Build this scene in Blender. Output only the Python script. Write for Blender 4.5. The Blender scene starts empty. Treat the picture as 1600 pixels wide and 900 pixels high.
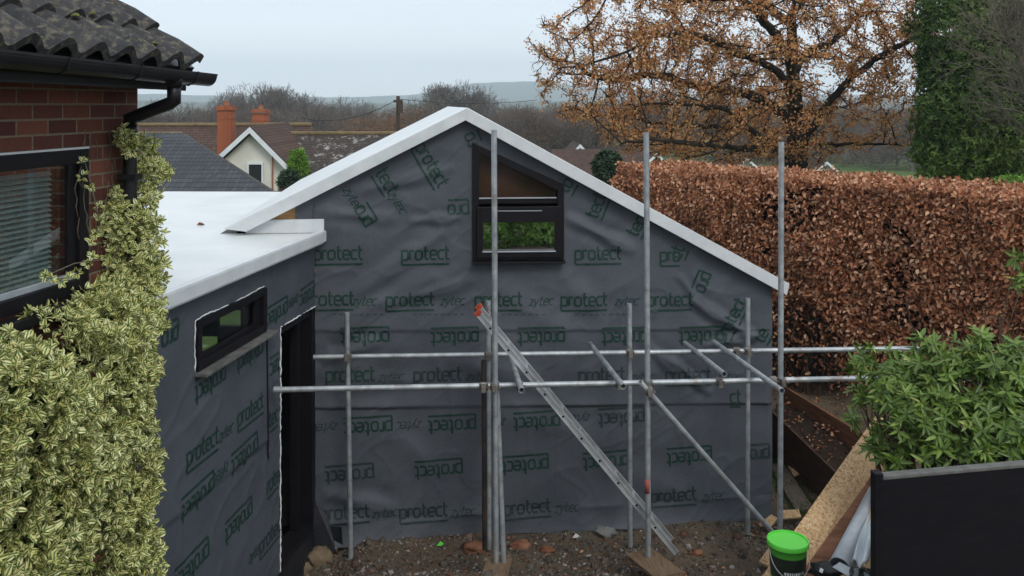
import bpy, math, random
import numpy as np
from mathutils import Vector, Matrix

R = math.radians
rng = np.random.default_rng(7)
random.seed(7)
S = bpy.context.scene
COL = S.collection

# ------------------------------------------------------------------ camera, sky, sun, exposure
F, CX, HY, H = 1400.0, 800.0, 163.0, 4.2          # focal length in px of a 1600 px wide frame, horizon row, eye height
cam_d = bpy.data.cameras.new('camera'); cam = bpy.data.objects.new('camera', cam_d); COL.objects.link(cam)
cam.location = (0, 0, H); cam.rotation_euler = (R(90), 0, 0)
cam_d.sensor_width = 36; cam_d.lens = F / 1600 * 36
cam_d.shift_y = -(450 - HY) / 1600
cam_d.clip_start = .05; cam_d.clip_end = 12000
S.camera = cam

W = bpy.data.worlds.new('World'); S.world = W; W.use_nodes = True
nt = W.node_tree; nt.nodes.clear()
SUN_EL, SUN_AZ = R(42), R(154)
sky = nt.nodes.new('ShaderNodeTexSky'); sky.sky_type = 'NISHITA'; sky.sun_disc = False
sky.sun_elevation = SUN_EL; sky.sun_rotation = SUN_AZ; sky.air_density = 1.5; sky.dust_density = 4
tc = nt.nodes.new('ShaderNodeTexCoord')
sep = nt.nodes.new('ShaderNodeSeparateXYZ'); nt.links.new(tc.outputs['Generated'], sep.inputs[0])
ramp = nt.nodes.new('ShaderNodeValToRGB')
ramp.color_ramp.elements[0].position = 0.0; ramp.color_ramp.elements[0].color = (1.12, 1.12, 1.14, 1)
ramp.color_ramp.elements[1].position = .9; ramp.color_ramp.elements[1].color = (.74, .78, .82, 1)
e = ramp.color_ramp.elements.new(.13); e.color = (.64, .715, .815, 1)
nt.links.new(sep.outputs['Z'], ramp.inputs[0])
cn = nt.nodes.new('ShaderNodeTexNoise'); cn.inputs['Scale'].default_value = 2.2; cn.inputs['Detail'].default_value = 5
mpg = nt.nodes.new('ShaderNodeMapping'); mpg.inputs['Scale'].default_value = (1, 1, 5)
nt.links.new(tc.outputs['Generated'], mpg.inputs[0]); nt.links.new(mpg.outputs[0], cn.inputs['Vector'])
cr = nt.nodes.new('ShaderNodeMapRange'); cr.inputs['From Min'].default_value = .3; cr.inputs['From Max'].default_value = .7
cr.inputs['To Min'].default_value = 8.6; cr.inputs['To Max'].default_value = 9.6
nt.links.new(cn.outputs['Fac'], cr.inputs['Value'])
mul = nt.nodes.new('ShaderNodeVectorMath'); mul.operation = 'SCALE'
nt.links.new(ramp.outputs[0], mul.inputs[0]); nt.links.new(cr.outputs[0], mul.inputs['Scale'])
mx = nt.nodes.new('ShaderNodeMix'); mx.data_type = 'RGBA'; mx.inputs[0].default_value = .88
nt.links.new(sky.outputs[0], mx.inputs[6]); nt.links.new(mul.outputs[0], mx.inputs[7])
bg = nt.nodes.new('ShaderNodeBackground'); bg.inputs[1].default_value = .15
out = nt.nodes.new('ShaderNodeOutputWorld')
nt.links.new(mx.outputs[2], bg.inputs[0]); nt.links.new(bg.outputs[0], out.inputs[0])

sd = bpy.data.lights.new('sun', 'SUN'); sd.energy = 1.15; sd.angle = R(20); sd.color = (1, .96, .9)
so = bpy.data.objects.new('sun', sd); COL.objects.link(so)
sdir = Vector((math.sin(SUN_AZ) * math.cos(SUN_EL), math.cos(SUN_AZ) * math.cos(SUN_EL), math.sin(SUN_EL)))
so.rotation_euler = sdir.to_track_quat('Z', 'Y').to_euler(); so.location = (0, -20, 30)
S.view_settings.view_transform = 'Standard'; S.view_settings.look = 'None'
S.view_settings.exposure = .15; S.view_settings.gamma = 1; S.view_settings.use_curve_mapping = False
S.cycles.volume_bounces = 2

# ------------------------------------------------------------------ geometry helpers
def ray(px, py): return np.array([(px - CX) / F, 1.0, -(py - HY) / F])
def P(px, py, D):
    r = ray(px, py) * D; return Vector((r[0], r[1], r[2] + H))
class Plane:                                       # a vertical plane: a point and a horizontal direction
    def __init__(s, p, d, lift=0):
        s.p = np.array(p[:2], float); s.d = np.array(d, float) / math.hypot(*d)
        s.n = np.array([s.d[1], -s.d[0]])           # towards the camera side for d pointing right / away
        s.p = s.p + s.n * lift
    def hit(s, px, py):
        r = ray(px, py); c = s.d
        t = (s.p[0] * c[1] - s.p[1] * c[0]) / (r[0] * c[1] - r[1] * c[0])
        return Vector((r[0] * t, r[1] * t, H + r[2] * t))
    def uz(s, px, py):
        h = s.hit(px, py); return (h[0] - s.p[0]) * s.d[0] + (h[1] - s.p[1]) * s.d[1], h[2]
    def at(s, u, z, o=0):
        q = s.p + s.d * u + s.n * o; return Vector((q[0], q[1], z))

class MB:
    def __init__(s): s.v = []; s.f = []
    def poly(s, pts):
        i = len(s.v); s.v += [tuple(p) for p in pts]; s.f.append(tuple(range(i, i + len(pts)))); return s
    def prism(s, pts, off):                         # closed prism: outline plus offset vector
        n = len(pts); i = len(s.v); off = Vector(off)
        s.v += [tuple(p) for p in pts] + [tuple(Vector(p) + off) for p in pts]
        s.f.append(tuple(range(i + n - 1, i - 1, -1))); s.f.append(tuple(range(i + n, i + 2 * n)))
        for k in range(n):
            k2 = (k + 1) % n; s.f.append((i + k, i + k2, i + n + k2, i + n + k))
        return s
    def box(s, c, size, rot=None):
        c = Vector(c); M = rot if rot is not None else Matrix.Identity(3); hx, hy, hz = [q / 2 for q in size]
        i = len(s.v)
        for z in (-hz, hz):
            for x, y in ((-hx, -hy), (hx, -hy), (hx, hy), (-hx, hy)): s.v.append(tuple(c + M @ Vector((x, y, z))))
        for f in ((3, 2, 1, 0), (4, 5, 6, 7), (0, 1, 5, 4), (1, 2, 6, 5), (2, 3, 7, 6), (3, 0, 4, 7)): s.f.append(tuple(i + q for q in f))
        return s
    def beam(s, a, b, w, h, up=(0, 0, 1)):
        a = Vector(a); b = Vector(b); d = (b - a); L = d.length; d.normalize(); up = Vector(up)
        x = d.cross(up).normalized(); z = x.cross(d)
        M = Matrix((x, d, z)).transposed(); return s.box((a + b) / 2, (w, L, h), M)
    def tube(s, pts, rad, n=12, cap=True, inner=0):
        pts = [Vector(p) for p in pts]; rr = rad if isinstance(rad, (list, tuple)) else [rad] * len(pts)
        i0 = len(s.v); prev = None
        for k, p in enumerate(pts):
            d = (pts[min(k + 1, len(pts) - 1)] - pts[max(k - 1, 0)]).normalized()
            if prev is None: x = d.orthogonal().normalized()
            else: x = (prev - d * prev.dot(d)).normalized()
            prev = x; y = d.cross(x)
            for j in range(n):
                a = 2 * math.pi * j / n; s.v.append(tuple(p + (x * math.cos(a) + y * math.sin(a)) * rr[k]))
        for k in range(len(pts) - 1):
            for j in range(n):
                j2 = (j + 1) % n; a = i0 + k * n; s.f.append((a + j, a + j2, a + n + j2, a + n + j))
        if cap:
            s.f.append(tuple(i0 + n - 1 - j for j in range(n))); b = i0 + (len(pts) - 1) * n; s.f.append(tuple(b + j for j in range(n)))
        return s
    def pipe(s, a, b, ro, ri, n=20):                # open hollow tube
        a = Vector(a); b = Vector(b); d = (b - a).normalized(); x = d.orthogonal().normalized(); y = d.cross(x); i = len(s.v)
        for p, r in ((a, ri), (a, ro), (b, ro), (b, ri)):
            for j in range(n):
                t = 2 * math.pi * j / n; s.v.append(tuple(p + (x * math.cos(t) + y * math.sin(t)) * r))
        for k in range(4):
            k2 = (k + 1) % 4
            for j in range(n):
                j2 = (j + 1) % n; s.f.append((i + k * n + j, i + k * n + j2, i + k2 * n + j2, i + k2 * n + j))
        return s
    def lathe(s, c, prof, n=40):
        i = len(s.v); c = Vector(c)
        for r, z in prof:
            for j in range(n):
                t = 2 * math.pi * j / n; s.v.append((c[0] + r * math.cos(t), c[1] + r * math.sin(t), c[2] + z))
        for k in range(len(prof) - 1):
            for j in range(n):
                j2 = (j + 1) % n; s.f.append((i + k * n + j, i + k * n + j2, i + (k + 1) * n + j2, i + (k + 1) * n + j))
        return s
    def build(s, name, m, parent=None, smooth=False, bevel=0):
        me = bpy.data.meshes.new(name); me.from_pydata(s.v, [], s.f); me.update()
        return link(name, me, m, parent, smooth, bevel)

def link(name, me, m, parent=None, smooth=False, bevel=0):
    o = bpy.data.objects.new(name, me); COL.objects.link(o)
    me.materials.append(m)
    if smooth:
        me.polygons.foreach_set('use_smooth', [True] * len(me.polygons))
    if parent is not None:
        o.parent = parent; o.matrix_parent_inverse = Matrix.Translation(parent.location).inverted() if parent.type == 'EMPTY' else Matrix.Identity(4)
    if bevel:
        b = o.modifiers.new('bevel', 'BEVEL'); b.width = bevel; b.segments = 2; b.limit_method = 'ANGLE'
    return o

def np_mesh(name, v, f, m, parent=None, attrs=None, smooth=False):
    """v (N,3) array, f (M,k) int array of equal-sided faces"""
    me = bpy.data.meshes.new(name); v = np.asarray(v, np.float32); f = np.asarray(f, np.int32); k = f.shape[1]
    me.vertices.add(len(v)); me.vertices.foreach_set('co', v.ravel())
    me.loops.add(f.size); me.loops.foreach_set('vertex_index', f.ravel())
    me.polygons.add(len(f)); me.polygons.foreach_set('loop_start', np.arange(0, f.size, k, dtype=np.int32))
    me.polygons.foreach_set('loop_total', np.full(len(f), k, np.int32))
    for a, val in (attrs or {}).items():
        at = me.attributes.new(a, 'FLOAT', 'POINT'); at.data.foreach_set('value', np.asarray(val, np.float32))
    me.update(calc_edges=True); me.validate()
    return link(name, me, m, parent, smooth)

def tag(o, label, cat, group=None, kind=None):
    o['label'] = label; o['category'] = cat
    if group: o['group'] = group
    if kind: o['kind'] = kind
    return o
def structure(o, label=None, cat=None):
    o['kind'] = 'structure'
    if label: o['label'] = label
    if cat: o['category'] = cat
    return o
def empty(name, loc, label, cat, group=None):
    o = bpy.data.objects.new(name, None); COL.objects.link(o); o.location = loc; o.empty_display_size = .1
    return tag(o, label, cat, group)

def unit(a): return a / np.maximum(np.linalg.norm(a, axis=-1, keepdims=True), 1e-9)
def leaf_arrays(p, d, n, L, Wd, fold=.25, curl=.0, seed=None):
    """leaves with six points each: stalk p, direction d, normal n, length L, width Wd"""
    N = len(p); d = unit(d); n = unit(n - d * (n * d).sum(1, keepdims=True)); s = np.cross(d, n)
    L = np.broadcast_to(np.asarray(L, float), (N,))[:, None]; Wd = np.broadcast_to(np.asarray(Wd, float), (N,))[:, None]
    b = p; t = p + d * L - n * L * curl
    l1 = p + d * L * .32 + s * Wd * .5 + n * Wd * fold; l2 = p + d * L * .7 + s * Wd * .4 + n * (Wd * fold - L * curl * .5)
    r1 = p + d * L * .32 - s * Wd * .5 + n * Wd * fold; r2 = p + d * L * .7 - s * Wd * .4 + n * (Wd * fold - L * curl * .5)
    v = np.stack([b, l1, l2, t, r2, r1], 1).reshape(-1, 3)
    i = (np.arange(N) * 6)[:, None]
    f = np.concatenate([i + np.array([[0, 3, 2, 1]]), i + np.array([[0, 5, 4, 3]])], 0)
    edge = np.tile(np.array([0, 1, 1, 0, 1, 1.]), N)
    return v, f, edge
def leaves(name, p, d, n, L, Wd, m, parent=None, fold=.25, curl=0., rnd=None):
    v, f, edge = leaf_arrays(p, d, n, L, Wd, fold, curl)
    r = rng.random(len(p)) if rnd is None else rnd
    return np_mesh(name, v, f, m, parent, {'rnd': np.repeat(r, 6), 'edge': edge})
def rosettes(c, ax, k, spread=(35, 80)):
    """k leaves round every shoot tip; returns stalk points, directions, normals"""
    N = len(c); ax = unit(ax); t = unit(np.cross(ax, rng.normal(size=(N, 3)))); b = np.cross(ax, t)
    a = (np.arange(k) / k * 2 * np.pi)[None] + rng.random((N, 1)) * 6.28 + rng.normal(0, .25, (N, k))
    th = np.radians(rng.uniform(*spread, (N, k)))
    rad = np.cos(a)[..., None] * t[:, None] + np.sin(a)[..., None] * b[:, None]
    d = np.cos(th)[..., None] * ax[:, None] + np.sin(th)[..., None] * rad
    n = np.sin(th)[..., None] * ax[:, None] - np.cos(th)[..., None] * rad
    p = c[:, None] + d * .004 + ax[:, None] * rng.uniform(-.03, .01, (N, k))[..., None]
    return p.reshape(-1, 3), d.reshape(-1, 3), (n + rng.normal(0, .2, n.shape)).reshape(-1, 3)

# ------------------------------------------------------------------ materials
def mat(name, col, rough=.7, spec=.3, metal=0., **k):
    m = bpy.data.materials.new(name); m.use_nodes = True; b = m.node_tree.nodes['Principled BSDF']
    b.inputs['Base Color'].default_value = (*col, 1); b.inputs['Roughness'].default_value = rough
    b.inputs['Specular IOR Level'].default_value = spec; b.inputs['Metallic'].default_value = metal
    return m
def N(m, t, **k):
    n = m.node_tree.nodes.new(t)
    for a, v in k.items():
        if hasattr(n, a): setattr(n, a, v)
        else: n.inputs[a.replace('_', ' ')].default_value = v
    return n
def LK(m, a, b): m.node_tree.links.new(a, b)
def BS(m): return m.node_tree.nodes['Principled BSDF']
def coords(m, kind='Object', scale=(1, 1, 1), rot=(0, 0, 0)):
    t = N(m, 'ShaderNodeTexCoord'); mp = N(m, 'ShaderNodeMapping'); mp.inputs['Scale'].default_value = scale; mp.inputs['Rotation'].default_value = rot
    LK(m, t.outputs[kind], mp.inputs[0]); return mp.outputs[0]
def rampn(m, src, stops, interp='LINEAR'):
    r = N(m, 'ShaderNodeValToRGB'); cr = r.color_ramp; cr.interpolation = interp
    while len(cr.elements) < len(stops): cr.elements.new(.5)
    for e, (p, c) in zip(cr.elements, stops): e.position = p; e.color = (*c, 1)
    LK(m, src, r.inputs[0]); return r.outputs[0]
def noise(m, vec, scale, detail=6, rough=.6):
    n = N(m, 'ShaderNodeTexNoise'); n.inputs['Scale'].default_value = scale; n.inputs['Detail'].default_value = detail
    n.inputs['Roughness'].default_value = rough; LK(m, vec, n.inputs['Vector']); return n.outputs['Fac']
def mixc(m, f, a, b, mode='MIX'):
    x = N(m, 'ShaderNodeMix'); x.data_type = 'RGBA'; x.blend_type = mode
    for s_, i in ((f, 0), (a, 6), (b, 7)):
        if hasattr(s_, 'links') or isinstance(s_, bpy.types.NodeSocket): LK(m, s_, x.inputs[i])
        else: x.inputs[i].default_value = s_ if i == 0 else (*s_, 1)
    return x.outputs[2]
def bump(m, h, strength=.3, dist=.01):
    b = N(m, 'ShaderNodeBump'); b.inputs['Strength'].default_value = strength; b.inputs['Distance'].default_value = dist
    LK(m, h, b.inputs['Height']); LK(m, b.outputs[0], BS(m).inputs['Normal']); return b
def noisy(name, stops, scale=8, rough=.8, spec=.2, bs=.3, bd=.01, vscale=(1, 1, 1), metal=0., detail=8, bscale=None, kind='Object', rrange=None):
    m = mat(name, (1, 1, 1), rough, spec, metal); v = coords(m, kind, vscale); n = noise(m, v, scale, detail)
    LK(m, rampn(m, n, stops), BS(m).inputs['Base Color'])
    if bs: bump(m, noise(m, v, bscale or scale * 4, 6), bs, bd)
    if rrange:
        mr = N(m, 'ShaderNodeMapRange'); mr.inputs['To Min'].default_value = rrange[0]; mr.inputs['To Max'].default_value = rrange[1]
        LK(m, n, mr.inputs['Value']); LK(m, mr.outputs[0], BS(m).inputs['Roughness'])
    return m
def leafmat(name, stops, edge=None, rough=.5, spec=.35, trans=.25, clump=None):
    m = mat(name, (1, 1, 1), rough, spec); a = N(m, 'ShaderNodeAttribute'); a.attribute_name = 'rnd'
    c = rampn(m, a.outputs['Fac'], stops)
    if edge:
        e = N(m, 'ShaderNodeAttribute'); e.attribute_name = 'edge'
        f = rampn(m, e.outputs['Fac'], [(edge[1], (0, 0, 0)), (edge[2], (1, 1, 1))])
        ec = rampn(m, a.outputs['Fac'], edge[0])
        c = mixc(m, f, c, ec)
    LK(m, c, BS(m).inputs['Base Color'])
    if trans:
        tr = N(m, 'ShaderNodeBsdfTranslucent'); LK(m, c, tr.inputs['Color']); mxs = N(m, 'ShaderNodeMixShader'); mxs.inputs[0].default_value = trans
        o = [x for x in m.node_tree.nodes if x.type == 'OUTPUT_MATERIAL'][0]
        LK(m, BS(m).outputs[0], mxs.inputs[1]); LK(m, tr.outputs[0], mxs.inputs[2]); LK(m, mxs.outputs[0], o.inputs['Surface'])
    return m
def glassmat(name, refl=.3, tint=(.5, .55, .55)):
    m = bpy.data.materials.new(name); m.use_nodes = True; t = m.node_tree; t.nodes.clear()
    g = t.nodes.new('ShaderNodeBsdfGlossy'); g.inputs['Roughness'].default_value = .015; g.inputs['Color'].default_value = (.95, .97, 1, 1)
    tr = t.nodes.new('ShaderNodeBsdfTransparent'); tr.inputs['Color'].default_value = (*tint, 1)
    fr = t.nodes.new('ShaderNodeFresnel'); fr.inputs['IOR'].default_value = 1.5
    mr = t.nodes.new('ShaderNodeMapRange'); mr.inputs['To Min'].default_value = refl; mr.inputs['To Max'].default_value = 1
    x = t.nodes.new('ShaderNodeMixShader'); o = t.nodes.new('ShaderNodeOutputMaterial')
    ge = t.nodes.new('ShaderNodeNewGeometry'); sb = t.nodes.new('ShaderNodeMath'); sb.operation = 'SUBTRACT'; sb.inputs[0].default_value = 1; t.links.new(ge.outputs['Backfacing'], sb.inputs[1])
    ml = t.nodes.new('ShaderNodeMath'); ml.operation = 'MULTIPLY'; t.links.new(mr.outputs[0], ml.inputs[0]); t.links.new(sb.outputs[0], ml.inputs[1])   # the inner face of a pane only lets light through
    t.links.new(fr.outputs[0], mr.inputs['Value']); t.links.new(ml.outputs[0], x.inputs[0])
    t.links.new(tr.outputs[0], x.inputs[1]); t.links.new(g.outputs[0], x.inputs[2]); t.links.new(x.outputs[0], o.inputs[0]); return m

M = {}
# breather membrane: woven grey sheet with scuffs
m = M['membrane'] = mat('membrane', (.05, .055, .065), .62, .35)
v = coords(m); n1 = noise(m, v, 2.2, 5); n2 = noise(m, v, 60, 4)
c = rampn(m, n1, [(.3, (.047, .055, .069)), (.7, (.075, .085, .102))])
c = mixc(m, rampn(m, n2, [(.35, (0, 0, 0)), (.75, (.5, .5, .5))]), c, (.1, .11, .125))
LK(m, c, BS(m).inputs['Base Color']); bump(m, noise(m, v, 220, 3), .25, .003)
M['print'] = noisy('green_print', [(.35, (.007, .03, .022)), (.7, (.016, .052, .038))], 30, .6, .3, 0)
M['print_faint'] = noisy('faint_print', [(.35, (.018, .03, .034)), (.7, (.028, .045, .047))], 30, .6, .3, 0)
# glass-fibre roof: white with light dirt
m = M['roof_white'] = mat('roof_white', (.8, .8, .8), .35, .45)
v = coords(m); c = rampn(m, noise(m, v, 1.6, 6), [(.3, (.56, .6, .6)), (.55, (.66, .68, .68)), (.75, (.7, .715, .71))])
c = mixc(m, rampn(m, noise(m, v, 14, 6), [(.58, (0, 0, 0)), (.8, (.35, .35, .35))]), c, (.5, .5, .47))
LK(m, c, BS(m).inputs['Base Color']); bump(m, noise(m, v, 5, 4), .12, .02)
M['trim_white'] = noisy('trim_white', [(.3, (.52, .55, .57)), (.7, (.64, .67, .68))], 5, .4, .4, .1, .004)
M['plywood'] = noisy('plywood', [(.3, (.36, .2, .08)), (.7, (.5, .31, .14))], 5, .7, .2, .1, .002, (1, 1, 8))
M['black_frame'] = noisy('black_frame', [(.3, (.006, .005, .007)), (.7, (.01, .009, .012))], 6, .45, .18, .05, .001)
M['black_plastic'] = noisy('black_plastic', [(.3, (.006, .006, .008)), (.7, (.014, .014, .017))], 5, .4, .3, .08, .002)
M['dark_sheet'] = noisy('dark_sheet', [(.3, (.006, .007, .01)), (.7, (.015, .017, .022))], 5, .5, .4, .4, .02)
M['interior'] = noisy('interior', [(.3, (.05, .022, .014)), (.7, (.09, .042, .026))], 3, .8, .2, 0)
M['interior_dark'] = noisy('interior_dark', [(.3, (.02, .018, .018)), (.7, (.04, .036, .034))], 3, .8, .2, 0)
M['foam_white'] = noisy('foam_white', [(.3, (.6, .62, .64)), (.7, (.82, .84, .85))], 20, .7, .3, .2, .003)
M['glass'] = glassmat('window_glass', .8, (.35, .36, .36))
M['glass_side'] = glassmat('side_glass', .03, (.8, .82, .8))
M['glass_house'] = glassmat('house_glass', .06, (.9, .95, .95))
M['glass_top'] = glassmat('upper_glass', .0, (.95, .95, .95))
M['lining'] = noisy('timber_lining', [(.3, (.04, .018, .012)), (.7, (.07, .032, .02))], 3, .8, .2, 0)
M['panelling'] = noisy('room_panelling', [(.3, (.22, .09, .05)), (.7, (.34, .16, .09))], 3, .8, .2, 0)
M['glass_dark'] = mat('dark_glass', (.02, .03, .03), .08, .6)
# galvanised tube
m = M['galv'] = mat('galvanised', (.4, .42, .44), .5, .5, .55)
v = coords(m); c = rampn(m, noise(m, v, 9, 7), [(.3, (.24, .26, .28)), (.5, (.36, .39, .41)), (.7, (.5, .53, .54))])
c = mixc(m, rampn(m, noise(m, v, 3.3, 8, .75), [(.55, (0, 0, 0)), (.68, (.75, .75, .75))]), c, (.17, .11, .075))
LK(m, c, BS(m).inputs['Base Color']); bump(m, noise(m, v, 50, 4), .1, .002)
M['rusty_tube'] = noisy('rusty_tube', [(.3, (.035, .032, .03)), (.55, (.07, .06, .055)), (.72, (.15, .07, .04))], 6, .65, .4, .15, .002, metal=.3)
M['coupler'] = noisy('coupler', [(.3, (.09, .08, .07)), (.6, (.22, .2, .18)), (.75, (.2, .1, .05))], 18, .55, .5, .2, .002, metal=.4)
M['aluminium'] = noisy('aluminium', [(.3, (.36, .38, .4)), (.7, (.6, .62, .64))], 7, .42, .5, .1, .001, (1, 1, 1), metal=.6)
M['red_cap'] = noisy('red_cap', [(.3, (.3, .04, .015)), (.7, (.42, .09, .04))], 30, .6, .3, 0)
M['hole'] = mat('dark_hole', (.01, .01, .012), .9, .1)
M['red_paint'] = mat('red_paint', (.32, .09, .08), .7, .2)
# brickwork in wall coordinates
def brickmat(name, kind='UV', sc=1.0, cols=((.095, .032, .025), (.22, .078, .048)), mortar=(.23, .2, .14)):
    m = mat(name, (.2, .1, .08), .85, .15); v = coords(m, kind)
    b = N(m, 'ShaderNodeTexBrick'); b.offset = .5; b.inputs['Scale'].default_value = sc
    b.inputs['Brick Width'].default_value = .225; b.inputs['Row Height'].default_value = .075; b.inputs['Mortar Size'].default_value = .006
    b.inputs['Mortar Smooth'].default_value = .3; b.inputs['Bias'].default_value = 0
    b.inputs['Color1'].default_value = (*cols[0], 1); b.inputs['Color2'].default_value = (*cols[1], 1); b.inputs['Mortar'].default_value = (*mortar, 1)
    LK(m, v, b.inputs['Vector'])
    c = mixc(m, rampn(m, noise(m, v, 40, 6), [(.4, (0, 0, 0)), (.8, (.55, .55, .55))]), b.outputs['Color'], (.06, .04, .04))
    LK(m, c, BS(m).inputs['Base Color'])
    inv = N(m, 'ShaderNodeMath'); inv.operation = 'MULTIPLY_ADD'; inv.inputs[1].default_value = -1; LK(m, b.outputs['Fac'], inv.inputs[0]); LK(m, noise(m, v, 60, 5), inv.inputs[2])
    bump(m, inv.outputs[0], .6, .008); return m
M['brick'] = brickmat('house_brick')
# pantiles with lichen
m = M['tile'] = mat('roof_tile', (.03, .03, .03), .75, .3)
v = coords(m); c = rampn(m, noise(m, v, 5, 8), [(.3, (.018, .02, .024)), (.6, (.045, .044, .045)), (.8, (.075, .066, .055))])
c = mixc(m, rampn(m, noise(m, v, 26, 8, .7), [(.5, (0, 0, 0)), (.64, (.8, .8, .8))]), c, (.15, .135, .095))
c = mixc(m, rampn(m, noise(m, v, 11, 6, .7), [(.62, (0, 0, 0)), (.68, (1, 1, 1))]), c, (.17, .16, .06))
LK(m, c, BS(m).inputs['Base Color']); bump(m, noise(m, v, 70, 6), .5, .006)
M['moss'] = noisy('moss', [(.3, (.06, .07, .02)), (.7, (.2, .2, .08))], 30, .95, .1, .8, .01)

def far_tiles(name, a, b, lich, amount, row):
    m = mat(name, a, .85, .15); v = coords(m)
    w = N(m, 'ShaderNodeTexBrick'); w.offset = .5; w.inputs['Scale'].default_value = 1; w.inputs['Brick Width'].default_value = row * 1.6
    w.inputs['Row Height'].default_value = row; w.inputs['Mortar Size'].default_value = row * .09; w.inputs['Color1'].default_value = (*a, 1)
    w.inputs['Color2'].default_value = (*b, 1); w.inputs['Mortar'].default_value = (a[0] * .4, a[1] * .4, a[2] * .4, 1)
    # rows run along x and climb with z: swap y and z
    s_ = N(m, 'ShaderNodeSeparateXYZ'); cb = N(m, 'ShaderNodeCombineXYZ'); LK(m, v, s_.inputs[0]); LK(m, s_.outputs['X'], cb.inputs['X']); LK(m, s_.outputs['Z'], cb.inputs['Y'])
    LK(m, cb.outputs[0], w.inputs['Vector'])
    c = mixc(m, rampn(m, noise(m, v, 2.5, 9, .8), [(amount, (0, 0, 0)), (amount + .06, (1, 1, 1))]), w.outputs['Color'], lich)
    c = mixc(m, rampn(m, noise(m, v, .7, 6), [(.35, (0, 0, 0)), (.7, (.6, .6, .6))]), c, (a[0] * .6, a[1] * .65, a[2] * .7))
    LK(m, c, BS(m).inputs['Base Color']); return m
M['slate'] = far_tiles('slate_tiles', (.055, .058, .066), (.085, .088, .098), (.1, .1, .07), .66, .075)
M['clay'] = far_tiles('clay_tiles', (.075, .045, .036), (.12, .07, .052), (.13, .12, .08), .6, .11)
M['lichen_tile'] = far_tiles('lichen_tiles', (.06, .048, .042), (.09, .07, .058), (.42, .42, .4), .545, .11)
M['ridge_tile'] = noisy('ridge_tile', [(.3, (.13, .09, .05)), (.7, (.22, .17, .09))], 4, .9, .1, 0)
M['render'] = noisy('cream_render', [(.3, (.62, .61, .54)), (.7, (.74, .72, .65))], 1.2, .9, .1, .1, .01)
M['bargeboard'] = noisy('bargeboard_white', [(.3, (.62, .66, .7)), (.7, (.75, .78, .8))], 3, .6, .2, 0)
m = M['chimney_brick'] = brickmat('chimney_brick', 'Object', 1, ((.3, .085, .035), (.42, .13, .06)), (.22, .12, .08))
M['terracotta'] = noisy('terracotta', [(.3, (.24, .1, .06)), (.7, (.34, .17, .1))], 6, .85, .1, 0)
M['old_wood'] = noisy('old_wood', [(.3, (.045, .03, .022)), (.7, (.1, .065, .045))], 4, .9, .1, .4, .01, (6, 6, .6))
# soil and rubble
m = M['ground'] = mat('ground', (.1, .08, .06), .95, .15)
v = coords(m); g1 = noise(m, v, 1.3, 9, .65); g2 = noise(m, v, 26, 8, .7)
near = rampn(m, g1, [(.3, (.045, .034, .024)), (.45, (.1, .074, .048)), (.58, (.14, .105, .066)), (.75, (.09, .08, .07))])
near = mixc(m, rampn(m, g2, [(.4, (0, 0, 0)), (.75, (.7, .7, .7))]), near, (.12, .105, .09))
far = rampn(m, noise(m, coords(m, 'Object', (.02, .02, .02)), 1.4, 7), [(.35, (.035, .045, .03)), (.5, (.05, .07, .025)), (.62, (.07, .055, .04)), (.75, (.04, .05, .04))])
gl = rampn(m, noise(m, v, 3, 8, .7), [(.35, (.05, .09, .02)), (.65, (.1, .16, .04))])
sp = N(m, 'ShaderNodeSeparateXYZ'); LK(m, coords(m), sp.inputs[0])
mr = N(m, 'ShaderNodeMapRange'); mr.inputs['From Min'].default_value = 12.8; mr.inputs['From Max'].default_value = 13.6; LK(m, sp.outputs['Y'], mr.inputs['Value'])
mr2 = N(m, 'ShaderNodeMapRange'); mr2.inputs['From Min'].default_value = 60; mr2.inputs['From Max'].default_value = 260; LK(m, sp.outputs['Y'], mr2.inputs['Value'])
c = mixc(m, mr2.outputs[0], mixc(m, mr.outputs[0], near, gl), far)
LK(m, c, BS(m).inputs['Base Color']); bump(m, g2, .8, .03)
M['soil'] = noisy('soil', [(.3, (.018, .012, .009)), (.6, (.04, .028, .02)), (.75, (.07, .05, .035))], 14, .95, .1, .9, .03)
m = M['stone'] = mat('stones', (1, 1, 1), .85, .2); a = N(m, 'ShaderNodeAttribute'); a.attribute_name = 'rnd'
c = rampn(m, a.outputs['Fac'], [(0, (.04, .036, .034)), (.3, (.1, .09, .08)), (.5, (.17, .15, .125)), (.66, (.085, .062, .044)), (.8, (.2, .085, .05)), (.9, (.34, .32, .29)), (1, (.6, .58, .54))])
c = mixc(m, noise(m, coords(m), 60, 5), c, (.05, .04, .032)); LK(m, c, BS(m).inputs['Base Color'])
m = M['osb'] = mat('osb', (.5, .35, .2), .75, .2); v = coords(m)
vo = N(m, 'ShaderNodeTexVoronoi'); vo.inputs['Scale'].default_value = 75; mp = coords(m, 'Object', (1, .5, 1.3), (0, 0, .7)); LK(m, mp, vo.inputs['Vector'])
s_ = N(m, 'ShaderNodeSeparateColor'); LK(m, vo.outputs['Color'], s_.inputs[0])
c = rampn(m, s_.outputs[0], [(0, (.26, .14, .065)), (.25, (.42, .27, .135)), (.7, (.52, .36, .2)), (1, (.6, .44, .27))])
c = mixc(m, rampn(m, noise(m, v, 3, 5), [(.35, (0, 0, 0)), (.75, (.4, .4, .4))]), c, (.33, .18, .09))
LK(m, c, BS(m).inputs['Base Color']); bump(m, s_.outputs[1], .3, .003)
M['timber'] = noisy('pale_timber', [(.3, (.36, .23, .12)), (.6, (.5, .36, .21)), (.75, (.42, .27, .15))], 5, .7, .2, .2, .002, (9, 1, 9))
M['board_brown'] = noisy('stained_board', [(.3, (.1, .045, .026)), (.5, (.19, .085, .048)), (.75, (.27, .13, .075))], 4, .8, .2, .3, .003, (1, 1, 10))
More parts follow.
